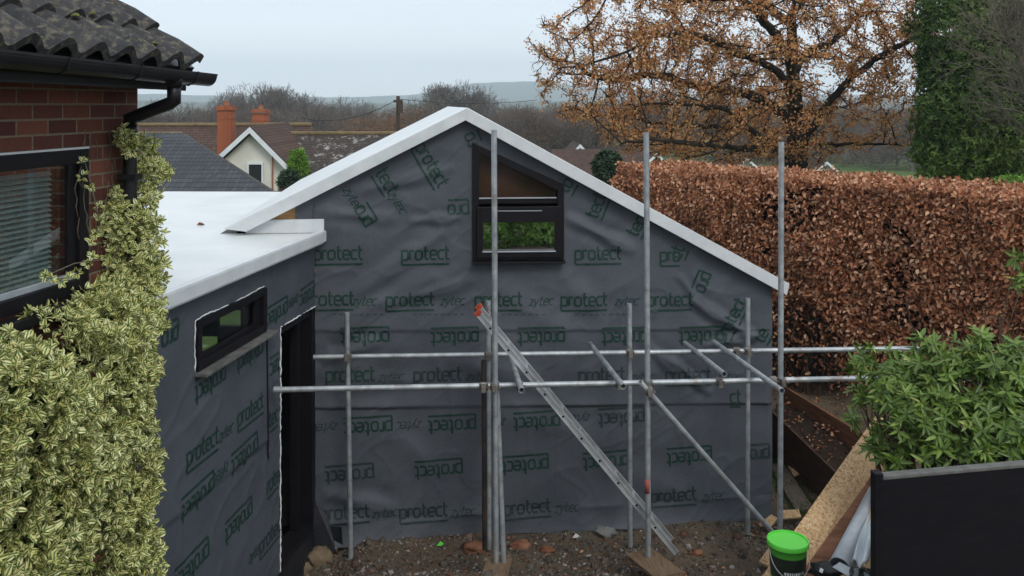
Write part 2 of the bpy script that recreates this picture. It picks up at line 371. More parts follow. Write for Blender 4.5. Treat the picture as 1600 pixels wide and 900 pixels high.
M['board_dark'] = noisy('dark_board', [(.3, (.03, .02, .014)), (.7, (.075, .045, .03))], 4, .8, .2, .3, .003, (1, 1, 10))
M['board_grey'] = noisy('weathered_board', [(.3, (.07, .058, .048)), (.7, (.13, .105, .085))], 5, .8, .2, .3, .003, (8, 1, 1))
M['sole_wood'] = noisy('sole_wood', [(.3, (.1, .065, .04)), (.7, (.2, .14, .09))], 6, .85, .15, .3, .004, (7, 1, 1))
M['black_panel'] = noisy('black_panel', [(.3, (.004, .004, .006)), (.7, (.009, .008, .011))], 5, .6, .15, .15, .003, (1, 1, 6))
M['panel_top'] = noisy('panel_top', [(.3, (.07, .07, .065)), (.7, (.16, .16, .15))], 10, .8, .2, .3, .003)  # on the fence top, the lit look is put into this grey
M['lid'] = noisy('green_lid', [(.3, (.1, .6, .05)), (.7, (.13, .68, .075))], 4, .35, .5, .03, .001)
M['bucket_green'] = noisy('bucket_green', [(.3, (.05, .28, .025)), (.7, (.07, .35, .035))], 4, .35, .5, .03, .001)
M['bucket_black'] = noisy('bucket_black', [(.3, (.009, .014, .011)), (.7, (.02, .03, .02))], 9, .35, .5, .03, .001)
M['white_print'] = mat('white_print', (.6, .63, .62), .5, .3)
M['grey_pipe'] = noisy('grey_pipe', [(.3, (.27, .3, .33)), (.7, (.42, .45, .48))], 5, .35, .5, .1, .003)
M['pale_sheet'] = noisy('pale_sheet', [(.3, (.4, .46, .5)), (.7, (.55, .6, .63))], 4, .3, .5, .5, .02)
M['rock'] = noisy('rock', [(.3, (.1, .075, .05)), (.7, (.22, .17, .11))], 8, .9, .15, .7, .02)
M['red_rubble'] = noisy('red_rubble', [(.3, (.13, .05, .03)), (.7, (.28, .14, .085))], 8, .9, .15, .6, .01)
M['grey_rock'] = noisy('grey_rock', [(.3, (.12, .12, .11)), (.7, (.26, .26, .25))], 8, .9, .15, .7, .02)
M['wall_stone'] = noisy('old_wall', [(.3, (.018, .018, .017)), (.55, (.055, .055, .05)), (.75, (.13, .13, .12))], 3.5, .95, .1, .8, .04)
M['blind'] = noisy('blind_slats', [(.3, (.13, .16, .145)), (.7, (.19, .22, .2))], 3, .6, .3, 0)
M['cable'] = mat('cable', (.02, .02, .022), .6, .3)
# foliage and bark
M['euonymus'] = leafmat('variegated_leaf', [(0, (.045, .11, .015)), (1, (.13, .24, .04))],
    ([(0, (.5, .48, .15)), (.5, (.74, .7, .31)), (1, (.9, .86, .54))], .27, .48), .4, .4, .2)
M['rhodo'] = leafmat('rhododendron_leaf', [(0, (.055, .1, .014)), (.5, (.11, .19, .028)), (.85, (.2, .3, .055)), (1, (.36, .34, .07))], None, .38, .45, .2)
M['beech'] = leafmat('beech_leaf', [(0, (.17, .06, .028)), (.35, (.38, .145, .065)), (.7, (.56, .26, .13)), (1, (.76, .5, .32))], None, .45, .4, .25)
M['oak'] = leafmat('oak_leaf', [(0, (.36, .13, .035)), (.5, (.62, .29, .115)), (.85, (.76, .45, .22)), (1, (.54, .4, .16))], None, .7, .2, .35)
M['russet'] = leafmat('russet_leaf', [(0, (.12, .06, .035)), (1, (.26, .14, .07))], None, .8, .1, .2)
M['evergreen'] = leafmat('evergreen_leaf', [(0, (.016, .036, .008)), (.5, (.055, .11, .018)), (1, (.17, .25, .045))], None, .5, .3, .15)
M['conifer'] = leafmat('conifer_leaf', [(0, (.02, .045, .025)), (1, (.06, .1, .05))], None, .6, .3, .1)
M['privet'] = leafmat('garden_leaf', [(0, (.08, .18, .02)), (1, (.26, .44, .08))], None, .45, .3, .3)
M['litter'] = leafmat('fallen_leaf', [(0, (.1, .035, .02)), (.6, (.24, .1, .05)), (1, (.4, .25, .15))], None, .7, .2, 0)
M['grass'] = leafmat('grass_blade', [(0, (.03, .06, .01)), (1, (.1, .14, .03))], None, .6, .2, .2)
M['bark'] = noisy('oak_bark', [(.3, (.016, .013, .01)), (.6, (.04, .033, .025)), (.8, (.07, .07, .045))], 3, .95, .1, .8, .04)
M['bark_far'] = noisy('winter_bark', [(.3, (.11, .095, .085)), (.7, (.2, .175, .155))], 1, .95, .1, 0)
M['twig_grey'] = noisy('pale_twig', [(.3, (.1, .085, .065)), (.7, (.19, .165, .13))], 3, .9, .1, 0)
M['twig_brown'] = noisy('brown_twig', [(.3, (.05, .032, .022)), (.7, (.1, .07, .05))], 6, .9, .1, 0)
M['core'] = noisy('hedge_depth', [(.3, (.02, .01, .007)), (.7, (.045, .022, .014))], 6, 1, 0, 0)  # near-black brown painted as the shade deep in the hedge
M['core_green'] = noisy('shrub_depth', [(.3, (.008, .012, .005)), (.7, (.02, .026, .01))], 6, 1, 0, 0)  # near-black green painted as the shade deep in the shrub
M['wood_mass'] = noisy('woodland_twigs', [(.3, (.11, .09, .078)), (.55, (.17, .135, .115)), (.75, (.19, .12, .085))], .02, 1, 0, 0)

# ------------------------------------------------------------------ the ground: one sheet to beyond the hills
def sm(t): t = np.clip(t, 0, 1); return t * t * (3 - 2 * t)
def vnoise(x, y, seed=0):                          # cheap smooth value noise
    xi = np.floor(x).astype(int); yi = np.floor(y).astype(int); fx = x - xi; fy = y - yi; fx = fx * fx * (3 - 2 * fx); fy = fy * fy * (3 - 2 * fy)
    def h(a, b):
        q = np.sin(a * 127.1 + b * 311.7 + seed * 74.7) * 43758.5453; return q - np.floor(q)
    return (h(xi, yi) * (1 - fx) + h(xi + 1, yi) * fx) * (1 - fy) + (h(xi, yi + 1) * (1 - fx) + h(xi + 1, yi + 1) * fx) * fy
def fbm(x, y, o=4, seed=0):
    r = 0; a = .5
    for k in range(o): r = r + a * (vnoise(x, y, seed + k) - .5); x = x * 2.03; y = y * 2.03; a *= .5
    return r
PXH = [-3000, 0, 235, 400, 520, 640, 690, 740, 790, 850, 900, 1100, 1400, 2000, 5000]
PYH = [150, 148, 147, 150, 151, 148, 140, 128, 126, 127, 135, 148, 150, 148, 150]
def gz(x, y):
    x = np.asarray(x, float); y = np.asarray(y, float)
    front = .5 * sm((8.45 - y) / 1.7)
    front = front * sm((x + 2.2) / .9)                              # a dug-out corner by the doorway
    z = -.06 + front - .12 * sm((-1.35 - x) / .35) * sm((9.2 - y) / .5) * sm((y - 5) / 1)
    z = z + .25 * sm((x - 2.9) / 1.2) * sm((y - 8) / 1.5) + .35 * sm((x - 4.1) / .8) * sm((y - 7.5) / 3)
    z = z + 2.2 * sm((x - 7.2) / 2.6) * sm((y - 11) / 4.5)
    nearw = sm((24 - np.hypot(x, y - 8)) / 14)
    rough = fbm(x * 1.7, y * 1.7, 4, 3) * .13 + fbm(x * 9, y * 9, 3, 9) * .045
    lawn = sm((y - 12.5) / 2)
    z = z + rough * nearw * (1 - lawn * .7)
    r = np.hypot(x, y)
    down = np.interp(r, [0, 15, 45, 90, 160, 400, 800, 1200, 1700, 6000], [0, 0, -3.2, -5.2, -7.5, -20, -24, -14, -12, -12])
    z = z + down + fbm(x * .02, y * .02, 3, 5) * np.interp(r, [30, 120, 6000], [0, 3, 12])
    px = np.where(y > 1, CX + F * x / np.maximum(y, 1), 5000)
    hy = np.interp(px, PXH, PYH)
    hill = (HY - hy) / F * 2700 + 14
    z = z + hill * np.exp(-((r - 2700) / 650.) ** 2) * (1 + .12 * fbm(x * .004, y * .004, 3, 2))
    z = z + 20 * np.exp(-((r - 1300) / 300.) ** 2) * (1 + fbm(x * .003, y * .003, 3, 8))
    return z
gc = np.array([.6, 7.6]); na = 720
rad = np.concatenate([np.linspace(.02, 6, 230), np.geomspace(6.05, 3450, 190)])
th = np.linspace(0, 2 * np.pi, na, endpoint=False)
gx = gc[0] + rad[:, None] * np.cos(th)[None]; gy = gc[1] + rad[:, None] * np.sin(th)[None]
gv = np.stack([gx, gy, gz(gx, gy)], -1).reshape(-1, 3)
i, j = np.meshgrid(np.arange(len(rad) - 1), np.arange(na), indexing='ij'); j2 = (j + 1) % na
gf = np.stack([i * na + j, (i + 1) * na + j, (i + 1) * na + j2, i * na + j2], -1).reshape(-1, 4)
structure(np_mesh('ground', gv, gf, M['ground'], smooth=True))
# far hills are the ground itself; haze over everything
hz = MB().box((0, 0, 60), (7200, 7200, 220)); m = bpy.data.materials.new('haze'); m.use_nodes = True; m.node_tree.nodes.clear()
pv = m.node_tree.nodes.new('ShaderNodeVolumePrincipled'); pv.inputs['Color'].default_value = (.79, .91, 1, 1); pv.inputs['Density'].default_value = .0005
mo = m.node_tree.nodes.new('ShaderNodeOutputMaterial'); m.node_tree.links.new(pv.outputs[0], mo.inputs['Volume'])
tag(hz.build('haze', m), 'pale grey winter haze fading the hills', 'haze', kind='stuff')

# ------------------------------------------------------------------ the new extension, wrapped in membrane
yaw = R(6); G = np.array([math.cos(yaw), math.sin(yaw)]); NB = np.array([-math.sin(yaw), math.cos(yaw)])
GP = Plane(P(492, 0, 8.75), G)                      # gable wall
GF = Plane(P(492, 0, 8.75), G, .13)                 # its verge, standing out 130 mm
WP = Plane(P(492, 0, 8.75), (.15, 1))               # side wall of the flat-roofed wing; n points right, out of the wall
LEN = 5.4
ext = empty('garden_extension', GP.at(0, 0), 'half built extension wrapped in dark grey membrane under white gabled and flat roofs', 'building')
FZ = GF.hit(507, 366)[2]                            # flat roof level
def topz(u):                                        # underside of the roof over the gable wall, in wall coordinates
    ua, za = GP.uz(728, 182); ul, zl = GP.uz(383, 354); ur, zr = GP.uz(1229, 452)
    return np.where(u < ua, zl + (za - zl) * (u - ul) / (ua - ul), za + (zr - za) * (u - ua) / (ur - ua))
FOLDS = [(505, 560, 610, 528, 1.6, 10), (520, 520, 700, 400, 1.2, 14), (545, 470, 735, 330, 1.4, 13), (600, 480, 740, 410, 1., 11), (500, 330, 640, 345, .9, 9),
    (560, 300, 735, 255, 1., 9), (640, 470, 760, 430, 1., 10), (885, 340, 1010, 402, 1.6, 9), (1000, 300, 1090, 400, 1., 10), (1080, 470, 1200, 540, 1.8, 9), (1100, 540, 1200, 520, 1.3, 8),
    (1050, 560, 1120, 625, 1.3, 7), (1000, 530, 1080, 600, 1., 8), (870, 420, 960, 520, .7, 16), (700, 560, 900, 610, .7, 14), (520, 600, 700, 590, .8, 12), (505, 770, 640, 800, 1.3, 12),
    (760, 640, 1000, 700, .5, 18), (1060, 430, 1110, 500, 1., 7), (560, 640, 720, 760, .5, 20), (900, 700, 1100, 790, .6, 18), (780, 450, 930, 560, .6, 18), (640, 345, 735, 340, 1., 7)]
FD = [(GP.uz(a, b), GP.uz(c, d), h * .021, w / 165.) for a, b, c, d, h, w in FOLDS]
def strip_z(px, py): return GP.uz(px, py)
SEAMS = [(GP.uz(495, 517), GP.uz(1200, 515)), (GP.uz(495, 637), GP.uz(1150, 630))]
BOT = (GP.uz(492, 852), GP.uz(1205, 805))
def seam_z(s, u): (u0, z0), (u1, z1) = s; return z0 + (z1 - z0) * (u - u0) / (u1 - u0)
def gdisp(u, z):                                    # how far the sheet stands off the wall
    u = np.asarray(u, float); z = np.asarray(z, float); d = .012 + fbm(u * 2.2 + 5, z * 2.2, 3, 1) * .011 + fbm(u * .9 - z * .9, u * .9 + z * 2.6, 3, 6) * .016
    for (a, b, h, w) in FD:
        ax = np.array(a); dx = np.array(b) - ax; L2 = (dx ** 2).sum(); t = ((u - ax[0]) * dx[0] + (z - ax[1]) * dx[1]) / L2; tt = np.clip(t, 0, 1)
        wob = .02 * np.sin(t * 9 + h * 900)
        dist = np.hypot(u - ax[0] - dx[0] * tt, z - ax[1] - dx[1] * tt) + wob * np.sin(tt * 3.14)
        prof = np.exp(-(dist / w) ** 2) - .35 * np.exp(-((dist - w * 1.7) / w) ** 2)
        d = d + h * prof * np.sin(np.clip(t * 1.1 + .05, 0, 1) * math.pi) ** .5
    ua, ub_ = (u * .8 + z * .6), (-u * .6 + z * .8)
    for q_, (sx, sy, am) in enumerate(((1.0, 3.2, .007), (2.4, 6.5, .006))):
        rg_ = 1 - np.abs(2 * vnoise(ua * sx + 1.3 * vnoise(u * 2, z * 2, 5), ub_ * sy + 1.1 * vnoise(u * 1.5, z * 1.5, 9), 33 + q_) - 1); d = d + am * rg_ ** 7
    for k, s in enumerate(SEAMS):                   # the sheet above laps over the sheet below and flares out
        dz = z - seam_z(s, u); fl = sm(dz / .03 + .5) * np.exp(-np.clip(dz, 0, 9) / .12); d = d + fl * (.012 + .012 * k * (1 + np.sin(u * 3))) + sm(dz / .03 + .5) * .004
    dz = z - seam_z(BOT, u); d = d + .07 * np.exp(-np.clip(dz, 0, 9) / .1) * (.6 + .4 * np.sin(u * 2.1 + 1)) + .02 * np.exp(-np.abs(dz - .22) / .05) * np.sin(u * 5)
    return d
uR = GP.uz(1206, 600)[0]; uLx = GP.uz(462, 330)[0]
def inpoly(u, z, poly):
    c = np.zeros(u.shape, bool); n = len(poly)
    for k in range(n):
        (x0, y0), (x1, y1) = poly[k], poly[k - 1]
        cond = ((y0 > z) != (y1 > z)) & (u < (x1 - x0) * (z - y0) / (y1 - y0 + 1e-12) + x0); c ^= cond
    return c
WIN = [GP.uz(741, 403), GP.uz(878, 402), GP.uz(878, 290), GP.uz(741, 226)]
us = np.concatenate([np.linspace(uLx, 0, 14)[:-1], np.linspace(0, uR, 250)])
nv = 230; ts = np.linspace(0, 1, nv)
zb = np.where(us < -1e-6, FZ + .10, seam_z(BOT, us) + .012 * np.sin(us * 7) - .01); zt = topz(us)
ZZ = zb[:, None] + (zt - zb)[:, None] * ts[None]; UU = np.repeat(us[:, None], nv, 1); DD = gdisp(UU, ZZ)
edgef = np.clip((uR - UU) / .05, 0, 1); DD = DD * edgef + .01 * (1 - edgef)
vv = np.stack([GP.p[0] + GP.d[0] * UU + GP.n[0] * DD, GP.p[1] + GP.d[1] * UU + GP.n[1] * DD, ZZ], -1).reshape(-1, 3)
i, j = np.meshgrid(np.arange(len(us) - 1), np.arange(nv - 1), indexing='ij')
ff = np.stack([i * nv + j, (i + 1) * nv + j, (i + 1) * nv + j + 1, i * nv + j + 1], -1).reshape(-1, 4)
cu = (UU[:-1, :-1] + UU[1:, 1:]) / 2; cz = (ZZ[:-1, :-1] + ZZ[1:, 1:]) / 2
keep = ~inpoly(cu, cz, WIN).ravel()
gable = np_mesh('gable_wall', vv, ff[keep], M['membrane'], ext, smooth=True)
gable['label'] = 'loosely folded membrane over the gable'
# return wall on the hidden side and rear wall
nb = Vector((NB[0], NB[1], 0))
b = MB(); q = GP.at(uR, -.1, -.02); b.prism([q, GP.at(uR, float(topz(uR)) - .02, -.02), GP.at(uR - .1, float(topz(uR - .1)) - .02, -.02), GP.at(uR - .1, -.1, -.02)], nb * LEN)
ub = GP.uz(383, 330)[0]
pts = [GP.at(-1.2, -.2), GP.at(uR - .1, -.2), GP.at(uR - .1, float(topz(uR - .1)) - .03), GP.at(GP.uz(728, 182)[0], GP.uz(728, 182)[1] - .03), GP.at(-.6, float(topz(-.6)) - .03), GP.at(-1.2, FZ - .1)]
b.prism([p_ + nb * (LEN - .12) for p_ in pts], nb * .1)
b.build('rear_wall', M['interior'], ext)
# plywood sliver above the flat roof
b = MB(); uo = GP.uz(420, 343)[0]
b.prism([GP.at(uo, FZ + .12, .0), GP.at(uLx, FZ + .12, .0), GP.at(uLx, float(topz(uLx)), .0), GP.at(uo, float(topz(uo)) , .0)], nb * .03)
b.build('plywood_cheek', M['plywood'], ext)
# pitched roof, one slab per slope, folded at the ridge
A, Lf, Rt = GF.hit(730, 168), GF.hit(350, 357), GF.hit(1233, 443); A2, L2, R2 = GF.hit(727.5, 188), GF.hit(385, 362), GF.hit(1229, 461)
b = MB(); b.prism([A, Lf, L2, A2], nb * (LEN + .15)); b.prism([Rt, A, A2, R2][::-1][::-1], nb * (LEN + .15))
b.v = b.v; roof = b.build('pitched_roof', M['roof_white'], ext, bevel=.006)
# verge trims: a slightly proud folded edge on the front
b = MB(); f_ = GF.n; off = Vector((f_[0], f_[1], 0)) * .012
def dn(p_, z): return Vector((p_[0], p_[1], p_[2] - z))
b.prism([dn(A, .004), dn(Lf, .004), L2, A2], off); b.prism([Rt, dn(A, .004), A2, R2], off)
b.build('verge_trim', M['trim_white'], ext, bevel=.003)
if False: rl = MB(); rl.beam(GF.at(GF.uz(730, 168)[0], A[2] + .004), GF.at(GF.uz(730, 168)[0], A[2] + .004) + nb * (LEN + .1), .09, .012);
# flat roof over the wing
w = np.array(WP.d); RO = .1                        # overhang
def wat(t, z, o=0): return WP.at(t, z, o)           # t is 0 at the inside corner and negative towards the house
c0 = wat(-.03, FZ, RO); tn = -3.6
far_d = 12.9
pl = [wat(tn, FZ, RO), c0, GP.at(-.02, FZ, -.02), GP.at(-.02, FZ, -.02) + nb * 0, GP.at(-1.25, FZ, -.05), GP.at(-1.0, FZ) + nb * 4.2, P(200, 163 + (H - FZ) * F / far_d, far_d), Vector((-9, 12.9, FZ)), Vector((-9, 6.2, FZ)), Vector((-2.85, 5.6, FZ))]
pl = [wat(tn, FZ, RO), c0, wat(-.03, FZ, -.3), Vector((GP.at(-.9, 0)[0], GP.at(-.9, 0)[1], FZ)), GP.at(-.9, FZ) + nb * 4.2, Vector((-8.5, 12.95, FZ)), Vector((-8.5, 5.75, FZ)), Vector((-2.6, 5.62, FZ))]
MB().prism(pl, (0, 0, -.1)).build('flat_roof', M['roof_white'], ext)
b = MB(); b.prism([wat(tn, FZ + .012, RO), wat(0.0, FZ + .012, RO), wat(0.0, FZ - .085, RO), wat(tn, FZ - .085, RO)], WP.at(0, 0, .018) - WP.at(0, 0))
b.beam(wat(tn, FZ + .012, RO - .02), wat(0, FZ + .012, RO - .02), .07, .02)
b.build('roof_edge_trim', M['trim_white'], ext, bevel=.004); b = MB()
b.prism([P(235, 301, far_d) + Vector((-3, 0, .02)), P(470, 301, far_d), P(470, 304, far_d), P(235, 304, far_d) + Vector((-3, 0, 0))], (0, .08, 0))
b.build('roof_edge_trim', M['trim_white'], ext, bevel=.004)
# kerb against the gable
b = MB(); ku = GP.uz(385, 350)[0]; kr = GP.uz(507, 350)[0]
b.prism([GP.at(ku, FZ + .003, .05), GP.at(kr, FZ + .003, .05), GP.at(kr, FZ + .135, .05), GP.at(ku, FZ + .135, .05)], nb * .04)
b.build('roof_kerb', M['trim_white'], ext, bevel=.006)
q = P(307, 352, (H - FZ) * F / (352 - HY)); tag(leaves('fallen_leaf', np.array([[q.x, q.y, FZ + .008]]), np.array([[1., .3, .1]]), np.array([[0, 0, 1.]]), .09, .06, M['litter'], None, .3, .3), 'single dead leaf lying on the flat white roof', 'leaf')
# wing wall with real openings
WW = [WP.uz(301, 497), WP.uz(410, 452), WP.uz(411, 515), WP.uz(303, 580)]
wz0, wz1 = (WW[2][1] + WW[3][1]) / 2, (WW[0][1] + WW[1][1]) / 2; wu0, wu1 = WW[0][0], WW[1][0]
du0 = WP.uz(436, 515)[0]; dz1 = WP.uz(436, 512)[1]; du1 = -.015; SILL = .16
def wdisp(u, z):
    u = np.asarray(u, float); z = np.asarray(z, float)
    d = .008 + fbm(u * 1.6, z * 1.6 + 4, 3, 21) * .012
    t = z - (WPs[0][1] + (WPs[1][1] - WPs[0][1]) * (u - WPs[0][0]) / (WPs[1][0] - WPs[0][0]))
    return d + sm(t / .03 + .5) * sm((WPs[1][0] + .03 - u) / .03) * (.006 + .012 * np.exp(-np.clip(t, 0, 9) / .06)) + .01 * (1 - np.abs(2 * vnoise(u * 2.2 + z, z * 4 - u * 1.5, 17) - 1)) ** 7
WPs = (WP.uz(275, 806), WP.uz(414, 690))
us = np.unique(np.concatenate([np.linspace(tn - .3, 0, 150), [wu0, wu1, du0, du1]])); zs = np.unique(np.concatenate([np.linspace(-.25, FZ - .02, 120), [wz0, wz1, dz1, SILL - .06]]))
UU, ZZ = np.meshgrid(us, zs, indexing='ij'); DD = wdisp(UU, ZZ); DD = DD * np.clip(-UU / .06, 0, 1)
vv = np.stack([WP.p[0] + WP.d[0] * UU + WP.n[0] * DD, WP.p[1] + WP.d[1] * UU + WP.n[1] * DD, ZZ], -1).reshape(-1, 3)
nv = len(zs); i, j = np.meshgrid(np.arange(len(us) - 1), np.arange(nv - 1), indexing='ij')
ff = np.stack([i * nv + j, (i + 1) * nv + j, (i + 1) * nv + j + 1, i * nv + j + 1], -1).reshape(-1, 4)
cu = (UU[:-1, :-1] + UU[1:, 1:]).ravel() / 2; cz = (ZZ[:-1, :-1] + ZZ[1:, 1:]).ravel() / 2
keep = ~(((cu > wu0) & (cu < wu1) & (cz > wz0) & (cz < wz1)) | ((cu > du0) & (cu < du1) & (cz < dz1) & (cz > SILL - .06)))
np_mesh('wing_wall', vv, ff[keep], M['membrane'], ext, smooth=True)
# overlap strip between window and doorway: a vertical edge of sheet
b = MB(); (ta, za), (tb, zb_) = WP.uz(413, 520), WP.uz(415, 718)
b.prism([wat(ta, za, .008), wat(ta + .012, za, .008), wat(tb + .012, zb_, .008), wat(tb, zb_, .008)], WP.at(0, 0, .02) - WP.at(0, 0)); b.build('sheet_edge', M['dark_sheet'], ext)
# door lining, frame and the room behind
b = MB(); wn = Vector((WP.n[0], WP.n[1], 0)); wd = Vector((WP.d[0], WP.d[1], 0))
def wbox(t0, t1, z0, z1, o0, o1): return [wat(t0, z0, o0), wat(t1, z0, o0), wat(t1, z1, o0), wat(t0, z1, o0)], wn * (o1 - o0)
b.prism(*wbox(du1 - .1, du1, SILL, dz1, -.16, .012)); b.prism(*wbox(du0, du1 - .1, dz1 - .07, dz1, -.16, -.004)); b.prism(*wbox(du0, du1 - .1, SILL - .06, SILL, -.16, .03)); b.prism(*wbox(du1 - .27, du1 - .2, SILL, dz1 - .07, -.14, -.06))
fr = b.build('door_frame', M['black_frame'], ext, bevel=.004)
b = MB(); b.prism(*wbox(du1 - .2, du1 - .1, SILL, dz1 - .07, -.11, -.095)); b.build('door_glass', M['glass_side'], fr)
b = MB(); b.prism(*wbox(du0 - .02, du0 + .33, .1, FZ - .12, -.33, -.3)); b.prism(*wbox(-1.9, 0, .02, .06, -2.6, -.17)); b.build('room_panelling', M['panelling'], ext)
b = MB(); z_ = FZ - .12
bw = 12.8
WO = (-4.95, -3.3, .75, 1.75)                       # rear opening added so green lawn shows in the wing window
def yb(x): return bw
for x0, x1, z0, z1 in ((-8.4, -4.46, -.2, z_), (-4.46, -4.19, -.2, .66), (-4.46, -4.19, .9, z_), (-4.19, -3.86, -.2, 1.04), (-4.19, -3.86, 1.27, z_), (-3.86, -1.9, -.2, z_)): b.box(((x0 + x1) / 2, bw, (z0 + z1) / 2), (x1 - x0, .12, z1 - z0))  # gaps added and shaped to give green patches in the wing window
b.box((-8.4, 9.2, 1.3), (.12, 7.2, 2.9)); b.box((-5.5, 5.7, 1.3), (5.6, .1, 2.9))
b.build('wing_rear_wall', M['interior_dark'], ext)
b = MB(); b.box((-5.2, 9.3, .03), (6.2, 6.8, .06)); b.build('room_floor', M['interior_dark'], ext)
# white expanding foam lines
def foam(pts, r, name='foam_line'):
    q = []
    for k in range(len(pts) - 1):
        a, c_ = Vector(pts[k]), Vector(pts[k + 1]); n_ = max(3, int((c_ - a).length / .03))
        for s_ in range(n_): q.append(a.lerp(c_, s_ / n_) + Vector((random.uniform(-1, 1), random.uniform(-1, 1), random.uniform(-1, 1))) * r * .7)
    q.append(Vector(pts[-1])); return MB().tube(q, [r * random.uniform(.6, 1.3) for _ in q], 6).build(name, M['foam_white'], ext, smooth=True)
foam([wat(du0 - .004, .0, .016), wat(du0 - .004, dz1, .016)], .006)
foam([wat(du0, dz1 + .004, .014), wat(du1, dz1 + .004, .014)], .006)
foam([wat(wu0 - .006, wz0, .022), wat(wu0 - .006, wz1, .022), wat(wu0 + .15, wz1 + .01, .022), wat((wu0 + wu1) / 2, wz1 - .005, .022), wat(wu1 - .02, wz1 + .012, .022)], .005)
foam([GP.at(-.01, dz1 + .02, .03), GP.at(-.01, dz1 + .5, .03)], .004)
# wing window: fixed light, black frame and sill
wf = empty('wing_window', wat(wu0, wz0), 'x', 'x'); del wf['label']; del wf['category']; wf.parent = ext; wf.matrix_parent_inverse = Matrix.Translation(ext.location).inverted()
b = MB(); fw = .06
b.prism(*wbox(wu0, wu0 + fw, wz0, wz1, -.07, .045)); b.prism(*wbox(wu1 - fw, wu1, wz0, wz1, -.07, .045)); b.prism(*wbox(wu0 + fw, wu1 - fw, wz1 - fw, wz1, -.07, .044)); b.prism(*wbox(wu0 + fw, wu1 - fw, wz0, wz0 + fw, -.07, .044))
def child(o, par): o.parent = par; o.matrix_parent_inverse = Matrix.Identity(4) if par.type != 'EMPTY' else Matrix.Translation(-(par.location if par.parent is None else par.location)); return o
fo = b.build('frame', M['black_frame'], ext, bevel=.005)
bpy.data.objects.remove(wf)
fo.name = 'wing_window'
b = MB(); b.prism(*wbox(wu0 + fw, wu1 - fw, wz0 + fw, wz1 - fw, -.03, -.02)); b.build('glass', M['glass_side'], fo)
b = MB(); s2 = .035
for a_ in (wbox(wu0 + fw, wu0 + fw + s2, wz0 + fw, wz1 - fw, -.018, .01), wbox(wu1 - fw - s2 * 3, wu1 - fw, wz0 + fw, wz1 - fw, -.018, .01), wbox(wu0 + fw, wu1 - fw, wz0 + fw, wz0 + fw + s2, -.018, .012)): b.prism(*a_)
b.build('sash', M['black_frame'], fo, bevel=.003)
b = MB(); b.prism(*wbox(wu0 - .01, wu1 + .09, wz0 - .035, wz0 - .012, .0, .115)); b.build('sill', M['panel_top'], fo, bevel=.003)
# gable window: sloping head, lower opening light
def gpoly(o, pts, d): return [GP.at(u_, z_, o) for u_, z_ in pts], Vector((GP.n[0], GP.n[1], 0)) * d
g = lambda x, y: GP.uz(x, y)
OUT = [g(738, 406), g(880, 405), g(880, 287), g(738, 222)]; INN = [g(748, 396), g(870, 395), g(870, 297), g(748, 238)]
b = MB()
for k in range(4):
    k2 = (k + 1) % 4; b.prism(*gpoly(-.05, [OUT[k], OUT[k2], INN[k2], INN[k]], .105))
b.prism(*gpoly(-.05, [g(748, 318), g(870, 317), g(870, 309), g(748, 310)], .09))
gw = b.build('gable_window', M['black_frame'], ext, bevel=.004); gw['label'] = 'black framed gable window with a sloping head'
b = MB()
SO = [g(744, 401), g(876, 400), g(876, 321), g(744, 322)]; SI = [g(754, 389), g(865, 388), g(865, 345), g(754, 346)]
for k in range(4):
    k2 = (k + 1) % 4; b.prism(*gpoly(.052, [SO[k], SO[k2], SI[k2], SI[k]], .035))
sash = b.build('sash', M['black_frame'], gw, bevel=.004)
b = MB(); b.prism(*gpoly(.055, [g(753, 390), g(866, 389), g(866, 344), g(753, 345)], .006)); b.build('glass', M['glass'], gw)
b = MB(); b.prism(*gpoly(.0, [g(748, 312), g(870, 312), g(870, 297), g(748, 238)], .006)); b.build('glass', M['glass_top'], gw)
for a_ in ((g(753, 391), g(866, 390), .095, .012), (g(748, 309), g(868, 308), .05, .012), (g(775, 328), g(845, 327.5), .095, .007)): MB().beam(GP.at(*a_[0], a_[2]), GP.at(*a_[1], a_[2]), a_[3], a_[3]).build('glazing_bead', M['grey_pipe'], gw)
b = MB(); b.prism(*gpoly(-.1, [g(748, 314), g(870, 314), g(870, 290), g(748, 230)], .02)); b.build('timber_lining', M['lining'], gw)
b = MB(); b.prism(*gpoly(.0, [g(737, 409), g(881, 408), g(881, 405.5), g(737, 406.5)], .14)); b.build('sill', M['black_frame'], gw, bevel=.003)
# black damp-proof sheet hanging in the dug-out corner
b = MB(); n_ = 26
for k in range(n_):
    for l in range(10):
        t_ = -1.1 + 1.35 * k / (n_ - 1); zz_ = SILL - .07 - l * .06
        b.v.append(tuple(wat(min(t_, 0), zz_, .02 + .008 * l + .03 * math.sin(t_ * 14 + l * .6) * l / 9 + (max(t_, 0)) * 1.0)))
for k in range(n_ - 1):
    for l in range(9): b.f.append((k * 10 + l, (k + 1) * 10 + l, (k + 1) * 10 + l + 1, k * 10 + l + 1))
b.build('damp_proof_sheet', M['dark_sheet'], ext, smooth=True)
b = MB(); b.prism([GP.at(.0, -.15, .12), GP.at(.22, -.12, .14), GP.at(.12, .2, .03), GP.at(.0, .35, .02)], (0, .01, 0)); b.build('loose_corner_sheet', M['dark_sheet'], ext)

